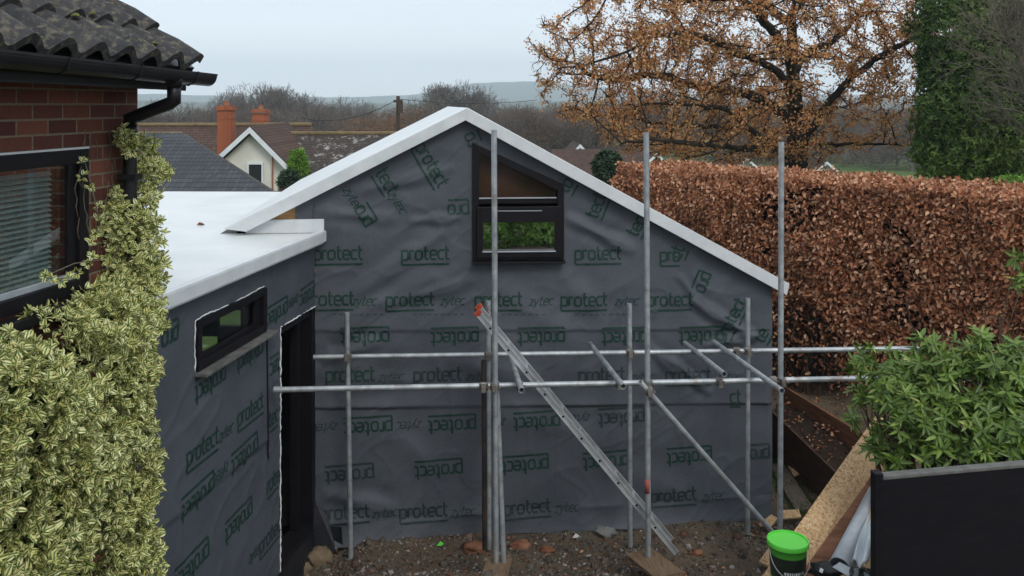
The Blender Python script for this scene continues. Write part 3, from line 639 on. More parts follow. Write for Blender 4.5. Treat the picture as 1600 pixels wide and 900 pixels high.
# ---- printed lettering: ribbons laid on the sheets
GL = {'p': ([[(0, -.52), (0, 1), (.6, 1), (.8, .82), (.8, .18), (.6, 0), (.1, 0)]], 1.02), 'r': ([[(0, 0), (0, 1), (.5, 1)]], .68),
      'o': ([[(.4, 0), (.6, 0), (.8, .18), (.8, .82), (.6, 1), (.2, 1), (0, .82), (0, .18), (.2, 0), (.4, 0)]], 1.02),
      't': ([[(.2, 1.5), (.2, .18), (.36, 0), (.62, 0)], [(0, 1), (.58, 1)]], .8), 'e': ([[(.74, 0), (.2, 0), (0, .18), (0, .82), (.2, 1), (.6, 1), (.8, .82), (.8, .5), (.1, .5)]], 1.0),
      'c': ([[(.7, 0), (.2, 0), (0, .18), (0, .82), (.2, 1), (.7, 1)]], .78), 'z': ([[(0, .95), (.62, .95), (0, 0), (.66, 0)]], .85), 'y': ([[(0, .95), (.1, .3), (.3, .1)], [(.62, 1), (.3, .1), (.05, -.5)]], .8)}
def ribbon(pts, t):
    pts = [np.array(p, float) for p in pts]; L, Rr = [], []; closed = np.allclose(pts[0], pts[-1]); n = len(pts)
    for k in range(n):
        a = pts[k] - pts[k - 1] if k > 0 else (pts[0] - pts[-2] if closed else pts[1] - pts[0])
        c_ = pts[k + 1] - pts[k] if k < n - 1 else (pts[1] - pts[0] if closed else a)
        a = a / np.linalg.norm(a); c_ = c_ / np.linalg.norm(c_); nn = np.array([-(a + c_)[1], (a + c_)[0]]); nn = nn / (np.linalg.norm(nn) + 1e-9)
        k_ = t / 2 / max(.45, nn @ np.array([-a[1], a[0]])); L.append(pts[k] + nn * k_); Rr.append(pts[k] - nn * k_)
    return L, Rr
def word(mb, txt, cu, cz, ang, x, surf, plane, under=False, thin=.235, ital=0., wf=.9, base=None):
    """lay txt with x-height x, centred at (cu, cz), turned by ang degrees, on a plane with stand-off surf(u,z)"""
    ca, sa = math.cos(R(ang)), math.sin(R(ang)); wid = sum(GL[c_][1] for c_ in txt) * wf - .2; pen = -wid / 2; lay = 0
    strokes = []
    for ch in txt:
        for st in GL[ch][0]:
            st2 = []
            for k in range(len(st) - 1):
                a = np.array(st[k], float); b_ = np.array(st[k + 1], float); n_ = 3 if np.linalg.norm(b_ - a) > .5 else 1
                for s_ in range(n_): st2.append(a + (b_ - a) * s_ / n_)
            st2.append(np.array(st[-1], float)); strokes.append([(pen + p_[0] * wf + p_[1] * ital, p_[1] - .4) for p_ in st2])
        pen += GL[ch][1] * wf
    if under: strokes.append([(-wid / 2 + wid * k / 8, -.4 - .56) for k in range(9)])
    for st in strokes:
        L, Rr = ribbon(st, thin); lay += 1; i0 = len(mb.v)
        for a, b_ in zip(L, Rr):
            for q in (a, b_):
                u_ = cu + (q[0] * ca - q[1] * sa) * x; z_ = cz + (q[0] * sa + q[1] * ca) * x
                mb.v.append(tuple(plane.at(u_, z_, float(surf(u_, z_)) + .004 + .0002 * (lay % 7))))
        for k in range(len(L) - 1): mb.f.append((i0 + 2 * k, i0 + 2 * k + 1, i0 + 2 * k + 3, i0 + 2 * k + 2))
XH = .088
def marks(items, plane, surf, par, x=XH):
    for it in items:
        kind, px, py, ang = it[:4]; fnt = len(it) > 4 and it[4]; u_, z_ = plane.uz(px, py); mb = MB()
        if kind == 'zytec' or kind.startswith('z'): word(mb, kind, u_, z_, ang, x * .68, surf, plane, False, .17, .3, .95)
        else: word(mb, kind, u_, z_, ang, x, surf, plane, True)
        mb.build('printed_word', M['print_faint' if fnt else 'print'], par)
T = []
for px in (529, 665, 934): T.append(('protect', px, 399, 0))
T += [('pro', 1046, 402, 0), ('rotect', 522, 470, 0), ('zytec', 568, 472, 0)]
for px in (641, 779, 912, 1046): T += [('protect', px, 471, 0), ('zytec', px + 65, 472, 0)] if px < 1000 else [('protect', px, 471, 0)]
for px in (570, 710, 845, 975): T.append(('protect', px, 524, 180))
T.append(('protect', 1095, 523, 180))
for px in (548, 684, 940, 1075): T += [('protect', px, 588, 0, px != 548), ('zytec', px + 62, 590, 0, True)]
for px, py in ((575, 664), (706, 661), (838, 656), (970, 650)): T += [('protect', px, py, 181, px > 900), ('zytec', px - 66, py + 1, 181, True)]
T.append(('ct', 1148, 622, 0))
for px, py in ((546, 739), (685, 731), (820, 724), (946, 718), (1076, 711)): T.append(('protect', px, py, 182, px < 600))
T.append(('pro', 1186, 706, 182, True))
for px, py in ((540, 803), (662, 801), (824, 795), (1052, 776)): T += [('protect', px, py, 2, True), ('zytec', px + 60, py - 1, 2, True)]
T += [('protect', 672, 259, -60), ('tect', 602, 284, -58), ('zytec', 619, 316, -58), ('zytec', 549, 310, -58), ('pro', 570, 336, 122), ('pro', 716, 325, 182), ('ro', 737, 217, 115), ('to', 886, 291, 60), ('tect', 934, 322, 68), ('tec', 996, 355, 62),
      ('ct', 1060, 394, 70), ('pro', 1097, 440, 248), ('protect', 1143, 500, 60), ('te', 1191, 525, 60)]
marks(T, GP, gdisp, gable); dk = MB()
for k in range(60):                                 # a row of tiny print above the seam
    px = 520 + k * 10.5
    if (k // 4) % 3 != 2 and px < 1020:
        u_, z_ = GP.uz(px, 491); u2, _ = GP.uz(px + 6, 491); dk.poly([GP.at(u_, z_, gdisp(u_, z_) + .004), GP.at(u2, z_, gdisp(u2, z_) + .004), GP.at(u2, z_ + .007, gdisp(u2, z_ + .007) + .004), GP.at(u_, z_ + .007, gdisp(u_, z_ + .007) + .004)])
dk.build('small_print', M['print'], gable)
ww = [o for o in ext.children if o.name.startswith('wing_wall')][0]
T = [('protec', 431, 487, 183), ('zytec', 456, 469, 183), ('protec', 479, 459, 183), ('protect', 387, 553, 182), ('protect', 326, 596, 182), ('protect', 389, 643, 0), ('protect', 314, 702, 0), ('zytec', 349, 678, 0),
     ('protect', 379, 708, 182), ('zytec', 342, 736, 182), ('protect', 306, 775, 182), ('protect', 371, 812, 182), ('protect', 298, 882, 182), ('rote', 425, 754, 2), ('zytec', 396, 866, 0), ('pro', 262, 522, 182),
     ('tec', 427, 570, 182), ('tec', 425, 655, 0), ('protec', 420, 840, 2, True)]
marks(T, WP, lambda u_, z_: wdisp(u_, z_) * float(np.clip(-u_ / .06, 0, 1)), ww)

# ------------------------------------------------------------------ scaffolding: clamped tubes, one thing
scf = empty('scaffolding', P(772, 880, 7.7), 'galvanised tube scaffolding of posts and rails in front of the wrapped gable', 'scaffolding')
TR = .0242
def tube(name, a, b_, m='galv', r=TR, par=scf, lab=None):
    o = MB().pipe(a, b_, r, r - .004).build(name, M[m], par, smooth=True)
    md = o.modifiers.new('edge', 'EDGE_SPLIT'); md.split_angle = R(40)
    if lab: o['label'] = lab
    return o
def coupler(at_, axis, par):
    at_ = Vector(at_); b_ = MB(); x = Vector(axis).normalized()
    b_.pipe(at_ - x * .028, at_ + x * .028, TR + .015, TR + .001, 14); y = x.cross(Vector((0, 0, 1))) if abs(x.z) < .9 else Vector((0, -1, 0))
    b_.beam(at_ + y * .03 + Vector((0, 0, -.02)), at_ + y * .06 + Vector((0, 0, .02)), .03, .03, (1, 0, 0)); b_.box(at_ + y * .05, (.038, .06, .06))
    b_.tube([at_ + y * .05 + Vector((.0, 0, .03)), at_ + y * .05 + Vector((0, 0, -.04))], .009, 8); b_.tube([at_ - y * .0 + Vector((.042, 0, .0)), at_ + Vector((.042, -.05, 0))], .01, 6)
    return b_.build('coupler', M['coupler'], par, bevel=.002)
def std(px0, py0, px1, py1, D0, D1, m='galv', lab=None, deep=.12):
    a, b_ = P(px0, py0, D0), P(px1, py1, D1); d = (b_ - a).normalized(); return tube('standard', a, b_ + d * deep * (1 if deep else 0), m, lab=lab)
S1 = std(542, 488, 548, 860, 8.5, 8.5); S2 = std(763, 470, 764, 838, 8.52, 8.52)
S3 = std(983.5, 474, 984.5, 838, 8.65, 8.62); S4 = std(1168.5, 466, 1168, 815, 8.8, 8.78)
S5 = std(756, 563, 757.5, 838, 7.86, 8.1, 'rusty_tube', 'dark rusty post with an open top')
F1 = std(772, 203, 775, 880, 7.7, 7.72, deep=0); F2 = std(1010, 207, 1013, 870, 7.8, 7.8, deep=0); F3 = std(1221, 222, 1219, 836, 7.9, 7.9)
std(776, 596, 787, 881, 7.82, 7.74, deep=0, lab='leaning post beside the tall middle post')
# faded red paint band on one post
b = MB(); b.pipe(P(1011.8, 748, 7.8), P(1012.1, 770, 7.8), TR + .0012, TR + .0002, 20); b.build('paint_mark', M['red_paint'], F2, smooth=True)
lf0, lf1 = P(430, 609, 7.62), P(1440, 589.5, 8.02); lb0, lb1 = P(490, 558, 8.44), P(1435, 544.5, 8.68)
LF = tube('ledger', lf0, lf1); LB = tube('ledger', lb0, lb1)
tube('ledger', P(432, 609, 7.62) - Vector((.02, 0, 0)), P(432, 609, 7.62) + Vector((.05, 0, 0)), r=TR * 1.18, par=scf)
def on(l0, l1, px): # the point of a rail seen at column px
    k = (px - CX) / F; t_ = (k * l0[1] - l0[0]) / ((l1[0] - l0[0]) - k * (l1[1] - l0[1])); return l0.lerp(l1, t_)
TRS = [((922, 537), (974, 604)), ((797, 556), (815, 610)), ((1070, 536), (1132, 585)), ((1115, 534), (1222, 611))]
for (a, b_) in TRS:
    za = (lf0[2] + lb0[2]) / 2 + .055
    Da = (H - za) * F / (a[1] - HY); Db = (H - za) * F / (b_[1] - HY)
    t_ = tube('transom', P(*a, min(Da, 8.82)), P(*b_, Db))
    coupler(on(lf0, lf1, a[0] + (b_[0] - a[0]) * .86) + Vector((0, -.01, 0)), (1, 0, 0), t_)
BR = tube('brace', P(1000, 597, 7.72), P(1210, 835, 8.1)); coupler(P(1014, 611, 7.74), (1, 0, 0), BR)
for o, px in ((S1, 544), (S2, 763), (S3, 984), (S4, 1168)): coupler(on(lb0, lb1, px) + Vector((0, -.01, 0)), (0, 0, 1), o)
for o, px in ((F1, 773), (S5, 756), (F2, 1012), (F3, 1220)): coupler(on(lf0, lf1, px) + Vector((0, -.02, 0)), (0, 0, 1), o)
coupler(on(lb0, lb1, 1150), (1, 0, 0), LB)
# sole boards under the front posts
def gp(px, py, dz=0):                               # where a line of sight meets the ground
    r = ray(px, py); D = 4.
    while D < 60:
        if H + r[2] * D < float(gz(r[0] * D, D)): break
        D += .01
    return Vector((r[0] * D, D, float(gz(r[0] * D, D)) + dz))
def board(name, px0, py0, px1, py1, w_, t_, m, label, cat, lift=.02, group=None, D0=None, D1=None, z0=None, z1=None, bevel=.003):
    a = gp(px0, py0, lift) if D0 is None else P(px0, py0, D0); b_ = gp(px1, py1, lift) if D1 is None else P(px1, py1, D1)
    return tag(MB().beam(a, b_, w_, t_).build(name, M[m], bevel=bevel), label, cat, group)
z_ = float(P(775, 882, 7.7)[2])
a = P(775, 884, 7.68); sole = MB().beam(a + Vector((-.05, -.55, .06 - .04)), a + Vector((.03, .16, -.02)), .22, .035).build('sole_board', M['sole_wood'], bevel=.004); tag(sole, 'brown board under the tall post left of the ladder foot', 'board', 'sole boards under the scaffold posts')
a = P(1013, 872, 7.8); sole = MB().beam(a + Vector((.12, -.36, .03)), a + Vector((-.06, .13, -.02)), .27, .035).build('sole_board', M['sole_wood'], bevel=.004); tag(sole, 'brown board under the tall post with the red paint mark', 'board', 'sole boards under the scaffold posts')
# ladder lying edge on behind the front rail
lad = empty('ladder', P(1057, 863, 7.9), 'aluminium ladder with red end caps leaning behind the front scaffold rail', 'ladder')
a0, a1 = P(748, 491, 7.98), P(1057, 864, 7.9); sh = Vector((0, .24, 0)); dl = (a1 - a0).normalized()
perp = Vector((dl.z, 0, -dl.x)).normalized()
if perp.z < 0: perp = -perp
for k, s_ in enumerate((Vector((0, 0, 0)), sh)):
    b = MB(); b.beam(a0 + s_, a1 + s_, .014, .05, perp)
    for q in (-1, 1): b.beam(a0 + s_ + perp * .021 * q - Vector((0, .011, 0)), a1 + s_ + perp * .021 * q - Vector((0, .011, 0)), .012, .009, perp)
    st = b.build('stile', M['aluminium'], lad, bevel=.001)
    b = MB(); b.beam(a0 + s_ - dl * .035, a0 + s_ + dl * .012, .034, .07, perp); b.build('end_cap', M['red_cap'], st, bevel=.008)
L_ = (a1 - a0).length; k = .16
while k < L_ - .1:
    c_ = a0 + dl * k; rg = MB().tube([c_ - Vector((0, .012, 0)), c_ + sh + Vector((0, .012, 0))], .015, 12).build('rung', M['aluminium'], lad, smooth=False)
    MB().tube([c_ - Vector((0, .0135, 0)), c_ - Vector((0, .008, 0))], .0105, 12).build('rung_socket', M['hole'], rg); k += .252

# ------------------------------------------------------------------ brick house on the left
HP = Plane((-2.173, 5.2), (.15, 1))
def hat(t, z, o=0): return HP.at(t, z, o)
HT = HP.uz(215, 200)[0]                             # wall corner
house = empty('brick_house', hat(HT, 0), 'red brick house with dark pantile roof and climbing shrub at the left edge', 'house')
hn = Vector((HP.n[0], HP.n[1], 0)); hd = Vector((HP.d[0], HP.d[1], 0))
hw0, hz0, hz1 = -3.4, None, None
HW = [HP.uz(0, 243), HP.uz(131, 232), HP.uz(137, 452), HP.uz(0, 497)]
wt1 = (HW[1][0] + HW[2][0]) / 2; wzt = HW[1][1]; wzt0 = HW[0][1]; wzb = HW[2][1]; wt0 = wt1 - 1.9
wzt = (wzt + wzt0) / 2; wzb = (wzb + HW[3][1]) / 2
topw = 4.36
me = bpy.data.meshes.new('wall'); vs = []; fs = []; uv = []
def wquad(t0, t1, z0, z1):
    i = len(vs); vs.extend([tuple(hat(t0, z0)), tuple(hat(t1, z0)), tuple(hat(t1, z1)), tuple(hat(t0, z1))]); fs.append((i, i + 1, i + 2, i + 3)); uv.extend([(t0, z0), (t1, z0), (t1, z1), (t0, z1)])
wquad(hw0, wt0, -.3, topw); wquad(wt0, wt1, wzt, topw); wquad(wt0, wt1, -.3, wzb); wquad(wt1, HT, -.3, topw)
# end wall round the corner and reveals
i = len(vs); e1 = hat(HT, 0) - hn * 3.5; vs.extend([tuple(hat(HT, -.3)), (e1[0], e1[1], -.3), (e1[0], e1[1], topw), tuple(hat(HT, topw))]); fs.append((i, i + 1, i + 2, i + 3)); uv.extend([(HT, -.3), (HT + 3.5, -.3), (HT + 3.5, topw), (HT, topw)])
me.from_pydata(vs, [], fs); ul = me.uv_layers.new(name='UVMap')
for l in me.loops: ul.data[l.index].uv = uv[l.vertex_index]
link('wall', me, M['brick'], house)
# window
b = MB(); fw = .075
def hbox(t0, t1, z0, z1, o0, o1): return [hat(t0, z0, o0), hat(t1, z0, o0), hat(t1, z1, o0), hat(t0, z1, o0)], hn * (o1 - o0)
for a_ in (hbox(wt0, wt0 + fw, wzb, wzt, -.06, .02), hbox(wt1 - fw, wt1, wzb, wzt, -.06, .02), hbox(wt0 + fw, wt1 - fw, wzt - fw, wzt, -.06, .019), hbox(wt0 + fw, wt1 - fw, wzb, wzb + fw, -.06, .019)): b.prism(*a_)
hwf = b.build('window', M['black_frame'], house, bevel=.005)
b = MB(); b.prism(*hbox(wt0 + fw, wt1 - fw, wzb + fw, wzt - fw, -.03, -.024)); b.build('glass', M['glass_house'], hwf)
b = MB(); b.prism(*hbox(wt1 - fw - .07, wt1 - fw, wzb + fw + .03, wzt - fw, -.022, .0)); b.build('sash', M['black_frame'], hwf, bevel=.003)
b = MB(); b.prism(*hbox(wt0 + fw, wt1 - fw, wzb + fw, wzb + fw + .03, -.022, .0)); b.build('glazing_bead', M['grey_pipe'], hwf, bevel=.003)
b = MB(); b.prism(*hbox(wt0 - .05, wt1 + .04, wzb - .06, wzb - .012, .0, .09)); b.build('sill', M['black_plastic'], hwf, bevel=.005)
b = MB(); z_ = wzb + .1
while z_ < wzt - .12:
    b.prism([hat(wt0 + .1, z_ + .018, -.075), hat(wt1 - .2, z_ + .018, -.075), hat(wt1 - .2, z_, -.05), hat(wt0 + .1, z_, -.05)], (0, 0, .002)); z_ += .026
b.build('blind', M['blind'], hwf)
b = MB(); b.prism(*hbox(wt0 - .4, wt1 + .3, wzb - .3, wzt + .3, -1.2, -1.15)); b.build('room_wall', M['interior_dark'], house)
foam_l = MB().beam(hat(wt0, wzt + .006, .012), hat(wt1, wzt + .006, .012), .02, .01).build('window_seal', M['trim_white'], hwf)
# eaves: soffit, fascia, gutter
def vplane(off): return Plane((-2.173, 5.2), (.15, 1), off)
GU = vplane(.36); FA = vplane(.27)
ga, gb = GU.hit(-330, 55), GU.hit(325, 118)
ga = GU.hit(0, 82) + (GU.hit(0, 82) - gb) * .5
b = MB(); n_ = 12; dv = (gb - ga).normalized(); up = Vector((0, 0, 1)); sd_ = dv.cross(up).normalized()
for rr in (.058, .052):
    for p_ in (ga, gb):
        for k in range(n_ + 1):
            t_ = math.pi * k / n_; b.v.append(tuple(p_ - sd_ * math.cos(t_) * rr - up * math.sin(t_) * rr * 1.1))
q = n_ + 1
for k in range(n_): b.f += [(k, k + 1, q + k + 1, q + k), (2 * q + k, 3 * q + k, 3 * q + k + 1, 2 * q + k + 1)]
b.f += [(0, q, 3 * q, 2 * q), (n_, 2 * q + n_, 3 * q + n_, q + n_), tuple(range(q, 2 * q))]
b.beam(ga + sd_ * .056 + up * .002, gb + sd_ * .056 + up * .002, .01, .012); b.beam(ga - sd_ * .056 + up * .002, gb - sd_ * .056 + up * .002, .01, .012)
for k in range(5):
    c_ = gb.lerp(ga, .09 + k * .22); b.tube([c_ + sd_ * .062 + up * .01, c_ + sd_ * .05 - up * .045, c_ - up * .068, c_ - sd_ * .05 - up * .045], .006, 6)
b.build('gutter', M['black_plastic'], house)
fa, fb = FA.hit(0, 128), FA.hit(291, 142); fa2 = fa + (fa - fb) * .5
b = MB(); b.prism([fa2, fb, fb + Vector((0, 0, .14)), fa2 + Vector((0, 0, .17))], hn * -.02); b.build('fascia', M['black_plastic'], house, bevel=.003)
b = MB(); b.prism([fa2 + Vector((0, 0, .012)), fb + Vector((0, 0, .012)), fb - hn * .3 + Vector((0, 0, .012)), fa2 - hn * .3 + Vector((0, 0, .012))], (0, 0, .012)); b.build('soffit', M['black_plastic'], house)
# swan neck and downpipe
oD = GU.hit(272, 122); c1 = vplane(.075).hit(203, 300)
px_w = lambda z: Vector((c1[0], c1[1], z))
ztop = P(203, 178, c1[1])[2]
b = MB(); b.tube([oD + Vector((0, 0, .02)), oD + Vector((0, 0, -.05))], .045, 14); b.tube([oD + Vector((0, 0, -.02)), oD + Vector((0, 0, -.13)), oD.lerp(px_w(ztop), .1) + Vector((0, 0, -.12)), oD.lerp(px_w(ztop), .82) + Vector((0, 0, -.045)), px_w(ztop) + Vector((0, 0, -.02)), px_w(ztop - .1)], .037, 14)
b.tube([px_w(ztop - .07), px_w(ztop - .13)], .043, 14)
b.build('swan_neck', M['black_plastic'], house, smooth=True)
b = MB(); b.tube([px_w(ztop - .08), px_w(.2)], .036, 16); b.box(px_w(ztop - .35), (.1, .1, .03)); b.build('downpipe', M['black_plastic'], house)
# pantile roof: wavy courses climbing away from the gutter
RE = GU.hit(308, 99); rdn = hd; slope_up = (Vector((-1, .15, 0)).normalized() * math.cos(R(34)) + Vector((0, 0, math.sin(R(34)))))
RN = rdn.cross(slope_up); RN = -RN if RN.z < 0 else RN
tl = .235; gauge = .33; vs = []; fs = []; nper = 12
along0 = (GU.hit(0, 67) - RE); adir = along0.normalized()     # towards the camera along the eave
ncols = 15; per = ncols * nper
for c_ in range(7):
    base = RE + slope_up * gauge * c_ + RN * .0 + Vector((0, 0, -.005))
    for row, (su, lift) in enumerate(((0, .034), (0, .05), (.5, .04), (1.12, .006))):
        for k in range(per + 1):
            ph = (k % nper) / nper; x_ = k / nper * tl
            hgt = .036 * (math.cos((ph - .12) * 2 * math.pi) if ph > .12 else 1) * (1 if ph > .12 else .6 + ph * 3.3)
            if row == 0: hh = hgt - .022
            else: hh = hgt
            p_ = base + adir * x_ + slope_up * gauge * su + RN * (hh + lift - .02); vs.append(tuple(p_))
    i0 = c_ * 4 * (per + 1)
    for row in range(3):
        for k in range(per):
            a_ = i0 + row * (per + 1) + k; fs.append((a_, a_ + 1, a_ + per + 2, a_ + per + 1))
me = bpy.data.meshes.new('roof_tiles'); me.from_pydata(vs, [], fs); rt = link('roof_tiles', me, M['tile'], house, smooth=True)
sm_ = rt.modifiers.new('thick', 'SOLIDIFY'); sm_.thickness = .012; sm_.offset = -1; es = rt.modifiers.new('es', 'EDGE_SPLIT'); es.split_angle = R(38)
b = MB(); b.prism([RE - RN * .03, RE + adir * 3.4 - RN * .03, RE + adir * 3.4 + slope_up * 2.3 - RN * .03, RE + slope_up * 2.3 - RN * .03], -RN * .05); b.build('roof_deck', M['black_plastic'], house)
v_, f_l = [], []
for k in range(26):                                 # cushions of moss on the tiles
    x_ = random.uniform(.1, 2.2); s_ = random.uniform(0, 1.6); c_ = RE + adir * x_ + slope_up * s_ + RN * .045; r_ = random.uniform(.008, .02)
    MB().lathe((c_[0], c_[1], c_[2] - .01), [(r_ * 1.2, 0), (r_, r_ * .5), (r_ * .5, r_ * .8), (0.001, r_ * .9)], 7).build('moss_cushion', M['moss'], house, smooth=True)

# ------------------------------------------------------------------ variegated shrub and its climbing shoots
def in_wall(t, z, o): return np.stack([HP.p[0] + HP.d[0] * t + HP.n[0] * o, HP.p[1] + HP.d[1] * t + HP.n[1] * o, z], -1)
eu = empty('variegated_shrub', hat(-1, 0, .3), 'cream and green variegated shrub spread against the red brick wall', 'shrub')
cs, axs = [], []
tE = HP.uz(250, 700)[0]
def sheet_pts(n_):
    t = rng.uniform(-2.9, -.42, n_); z = rng.uniform(1.15, 3.34, n_)
    topz_ = 3.2 + .14 * np.clip((-1.2 - t) / .5, 0, 1) + .06 * np.sin(t * 6) - .1 * np.clip((t + .7) / .3, 0, 1) + .05 * np.sin(t * 17)
    ok = z < topz_; t, z = t[ok], z[ok]; topz_ = topz_[ok]
    end = np.clip((t + .8) / .38, 0, 1); tp = np.clip((z - topz_ + .2) / .2, 0, 1)
    o = .55 * np.sqrt(np.clip(1 - end ** 2, 0, 1)) * np.sqrt(np.clip(1 - tp ** 2 * .8, 0, 1)) + fbm(t * 4, z * 5, 3, 31) * .3 - np.abs(rng.normal(0, .05, len(t)))
    nrm = np.stack([end * .8, 1 - end * .3, tp * 1.1 + .25], -1)
    ax = HP.d[0] * nrm[:, :1] * [1, 0, 0] + HP.d[1] * nrm[:, :1] * [0, 1, 0] + nrm[:, 1:2] * np.array([HP.n[0], HP.n[1], 0]) + nrm[:, 2:] * np.array([0, 0, 1])
    return in_wall(t, z, np.maximum(o, .05)), ax
c_, a_ = sheet_pts(7400); kq = fbm(c_[:, 1] * 3.2, c_[:, 2] * 3.2, 4, 93) < .12; c_, a_ = c_[kq], a_[kq]
cs.append(c_[::3] - np.array([HP.n[0], HP.n[1], 0]) * rng.uniform(.06, .2, (len(c_[::3]), 1))); axs.append(a_[::3] + rng.normal(0, .7, a_[::3].shape))
cq, aq = sheet_pts(1500); cs.append(cq - np.array([HP.n[0], HP.n[1], 0]) * .14); axs.append(aq + rng.normal(0, .8, aq.shape)); cs.append(c_); axs.append(a_ + rng.normal(0, .45, a_.shape))
BL = [(196, 214, 15, 4.9), (204, 228, 13, 4.9), (228, 228, 20, 5.1), (226, 258, 22, 5.1), (250, 266, 17, 5.15), (262, 265, 9, 5.15), (228, 300, 24, 5.1), (176, 318, 24, 4.95), (178, 352, 36, 4.92), (222, 340, 28, 5.0), (165, 378, 26, 5.0), (215, 385, 45, 5.05), (168, 405, 33, 4.95), (222, 425, 40, 5.0), (182, 445, 40, 4.9),
      (222, 470, 34, 4.9), (165, 470, 30, 4.7), (232, 500, 30, 4.75), (200, 500, 50, 4.7), (190, 530, 55, 4.5), (140, 402, 14, 4.95)]
for px, py, r_, D in BL:
    n_ = int(r_ * r_ * .085); q = rng.normal(size=(n_, 3)); q = unit(q) * (rng.random((n_, 1)) ** .4); c0_ = np.array(P(px, py, D)); rr = r_ / F * D
    cs.append(c0_ + q * rr * [1, 1.0, 1]); axs.append(q + [.35, -.5, .35] + rng.normal(0, .3, (n_, 3)))
c_ = np.concatenate(cs); a_ = np.concatenate(axs)
p_, d_, n_ = rosettes(c_, a_, 8, (25, 85)); L_ = rng.uniform(.02, .047, len(p_))
sh_r = np.clip(np.repeat(rng.random(len(c_)), 8) * .5 + rng.random(len(p_)) * .5, 0, 1)
leaves('foliage', p_, d_, n_, L_, L_ * .46, M['euonymus'], eu, .18, .1, sh_r)
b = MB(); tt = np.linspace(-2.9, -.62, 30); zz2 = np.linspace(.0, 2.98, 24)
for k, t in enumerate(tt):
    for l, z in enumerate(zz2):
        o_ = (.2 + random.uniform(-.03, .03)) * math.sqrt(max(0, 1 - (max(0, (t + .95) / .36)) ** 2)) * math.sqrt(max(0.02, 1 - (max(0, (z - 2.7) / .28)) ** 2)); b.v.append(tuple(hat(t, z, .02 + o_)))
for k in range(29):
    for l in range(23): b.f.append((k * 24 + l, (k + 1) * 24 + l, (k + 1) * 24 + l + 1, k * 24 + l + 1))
b.build('shade_core', M['core_green'], eu)  # solid dark sheet, stands for the shade behind the leaves
b = MB()
for k in range(26):                                 # stems crossing the bare brick
    x_ = random.uniform(120, 200); y_ = random.uniform(200, 330); D = 5.0
    c_ = HP.hit(x_, y_) + hn * .012; pts = [c_]
    for s_ in range(7): c_ = c_ + Vector((HP.d[0] * random.uniform(-.03, .035), HP.d[1] * random.uniform(-.03, .035), -random.uniform(.02, .06))); pts.append(c_.copy())
    b.tube(pts, .0022, 5)
for (a, c_) in (((115, 250), (128, 345)), ((55, 430), (130, 405)), ((185, 290), (200, 420)), ((150, 420), (215, 300))):
    a3, c3 = HP.hit(*a) + hn * .06, HP.hit(*c_) + hn * .1; b.tube([a3, a3.lerp(c3, .5) + Vector((0, 0, .02)), c3], .003, 5)
b.build('stems', M['twig_grey'], eu)
# sparse shoots over the window
cs = np.array([np.array(HP.hit(x_, y_) + hn * .07) for x_, y_ in ((110, 250), (121, 292), (110, 275), (50, 430), (58, 436), (75, 440), (88, 432), (100, 425), (118, 412), (125, 400), (122, 378), (130, 365), (132, 340), (137, 320))])
p_, d_, n_ = rosettes(cs, np.tile([.5, -.6, .3], (len(cs), 1)) + rng.normal(0, .3, (len(cs), 3)), 6); leaves('window_shoots', p_, d_, n_, .034, .018, M['euonymus'], eu, .18, .1)

# ------------------------------------------------------------------ beech hedge
HA, HB = np.array([1.75, 15.2]), np.array([6.75, 8.7]); hdv = HB - HA; HL = np.hypot(*hdv); hdv = hdv / HL; hnv = np.array([-hdv[1], hdv[0]]); hnv = hnv if hnv[1] < 0 else -hnv
HTOP = 3.14; HTH = 1.3
def hedge_pt(s, o, z): return np.stack([HA[0] + hdv[0] * s - hnv[0] * o, HA[1] + hdv[1] * s - hnv[1] * o, z], -1)   # o: depth behind the face
hg = empty('beech_hedge', tuple(hedge_pt(HL / 2, .6, .5)), 'tall clipped hedge of copper brown dead leaves right of the extension', 'hedge')
def hedge_low(s): return 1.55 - .28 * s / HL * 2 + .22 * np.sin(s * 2.3) + .15 * np.sin(s * 5.1 + 1)
n_ = 60000; s_ = HL * rng.random(n_); zl = hedge_low(s_); z_ = zl + (HTOP - zl) * rng.random(n_) ** .93; o_ = np.abs(rng.normal(0, .13, n_)) + fbm(s_ * 2.2, z_ * 2.2, 3, 41) * .32 - .02
o_ = o_ + .18 * np.clip((z_ - HTOP + .2) / .2, 0, 1) ** 2
hole = fbm(s_ * 1.6 + 3, z_ * 1.9, 4, 44); kp = (rng.random(n_) < 1 - .8 * sm((hole - .11) / .1)) ; P1 = hedge_pt(s_, o_, z_)[kp]
n2 = 21000; s2_ = HL * rng.random(n2); o2 = HTH * rng.random(n2); P2 = hedge_pt(s2_, o2, HTOP + fbm(s2_ * 2.5, o2 * 2.5, 3, 47) * .14 + rng.normal(0, .03, n2))
n3 = 9000; s3 = HL * rng.random(n3); z3 = hedge_low(s3) - np.abs(rng.normal(0, .55, n3)); P3 = hedge_pt(s3, rng.uniform(0, .5, n3), z3)
PA = np.concatenate([P1, P2, P3]); nn = len(PA); out_n = np.array([hnv[0], hnv[1], .35]); d_ = rng.normal(size=(nn, 3)) + [0, 0, -.5]; nr = out_n + rng.normal(0, .75, (nn, 3)); L_ = rng.uniform(.042, .084, nn)
leaves('foliage', PA, d_, nr, L_, L_ * .55, M['beech'], hg, .3, .12)
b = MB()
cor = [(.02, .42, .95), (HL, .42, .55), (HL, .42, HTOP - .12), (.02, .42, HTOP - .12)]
b.prism([tuple(hedge_pt(np.array(s), np.array(o), np.array(z + (0.7 if z < 1.2 else 0)))) for s, o, z in cor], (-hnv[0] * .6, -hnv[1] * .6, 0)); b.build('shade_core', M['core'], hg)  # solid dark box, its colour stands for shade between hedge leaves
b = MB()
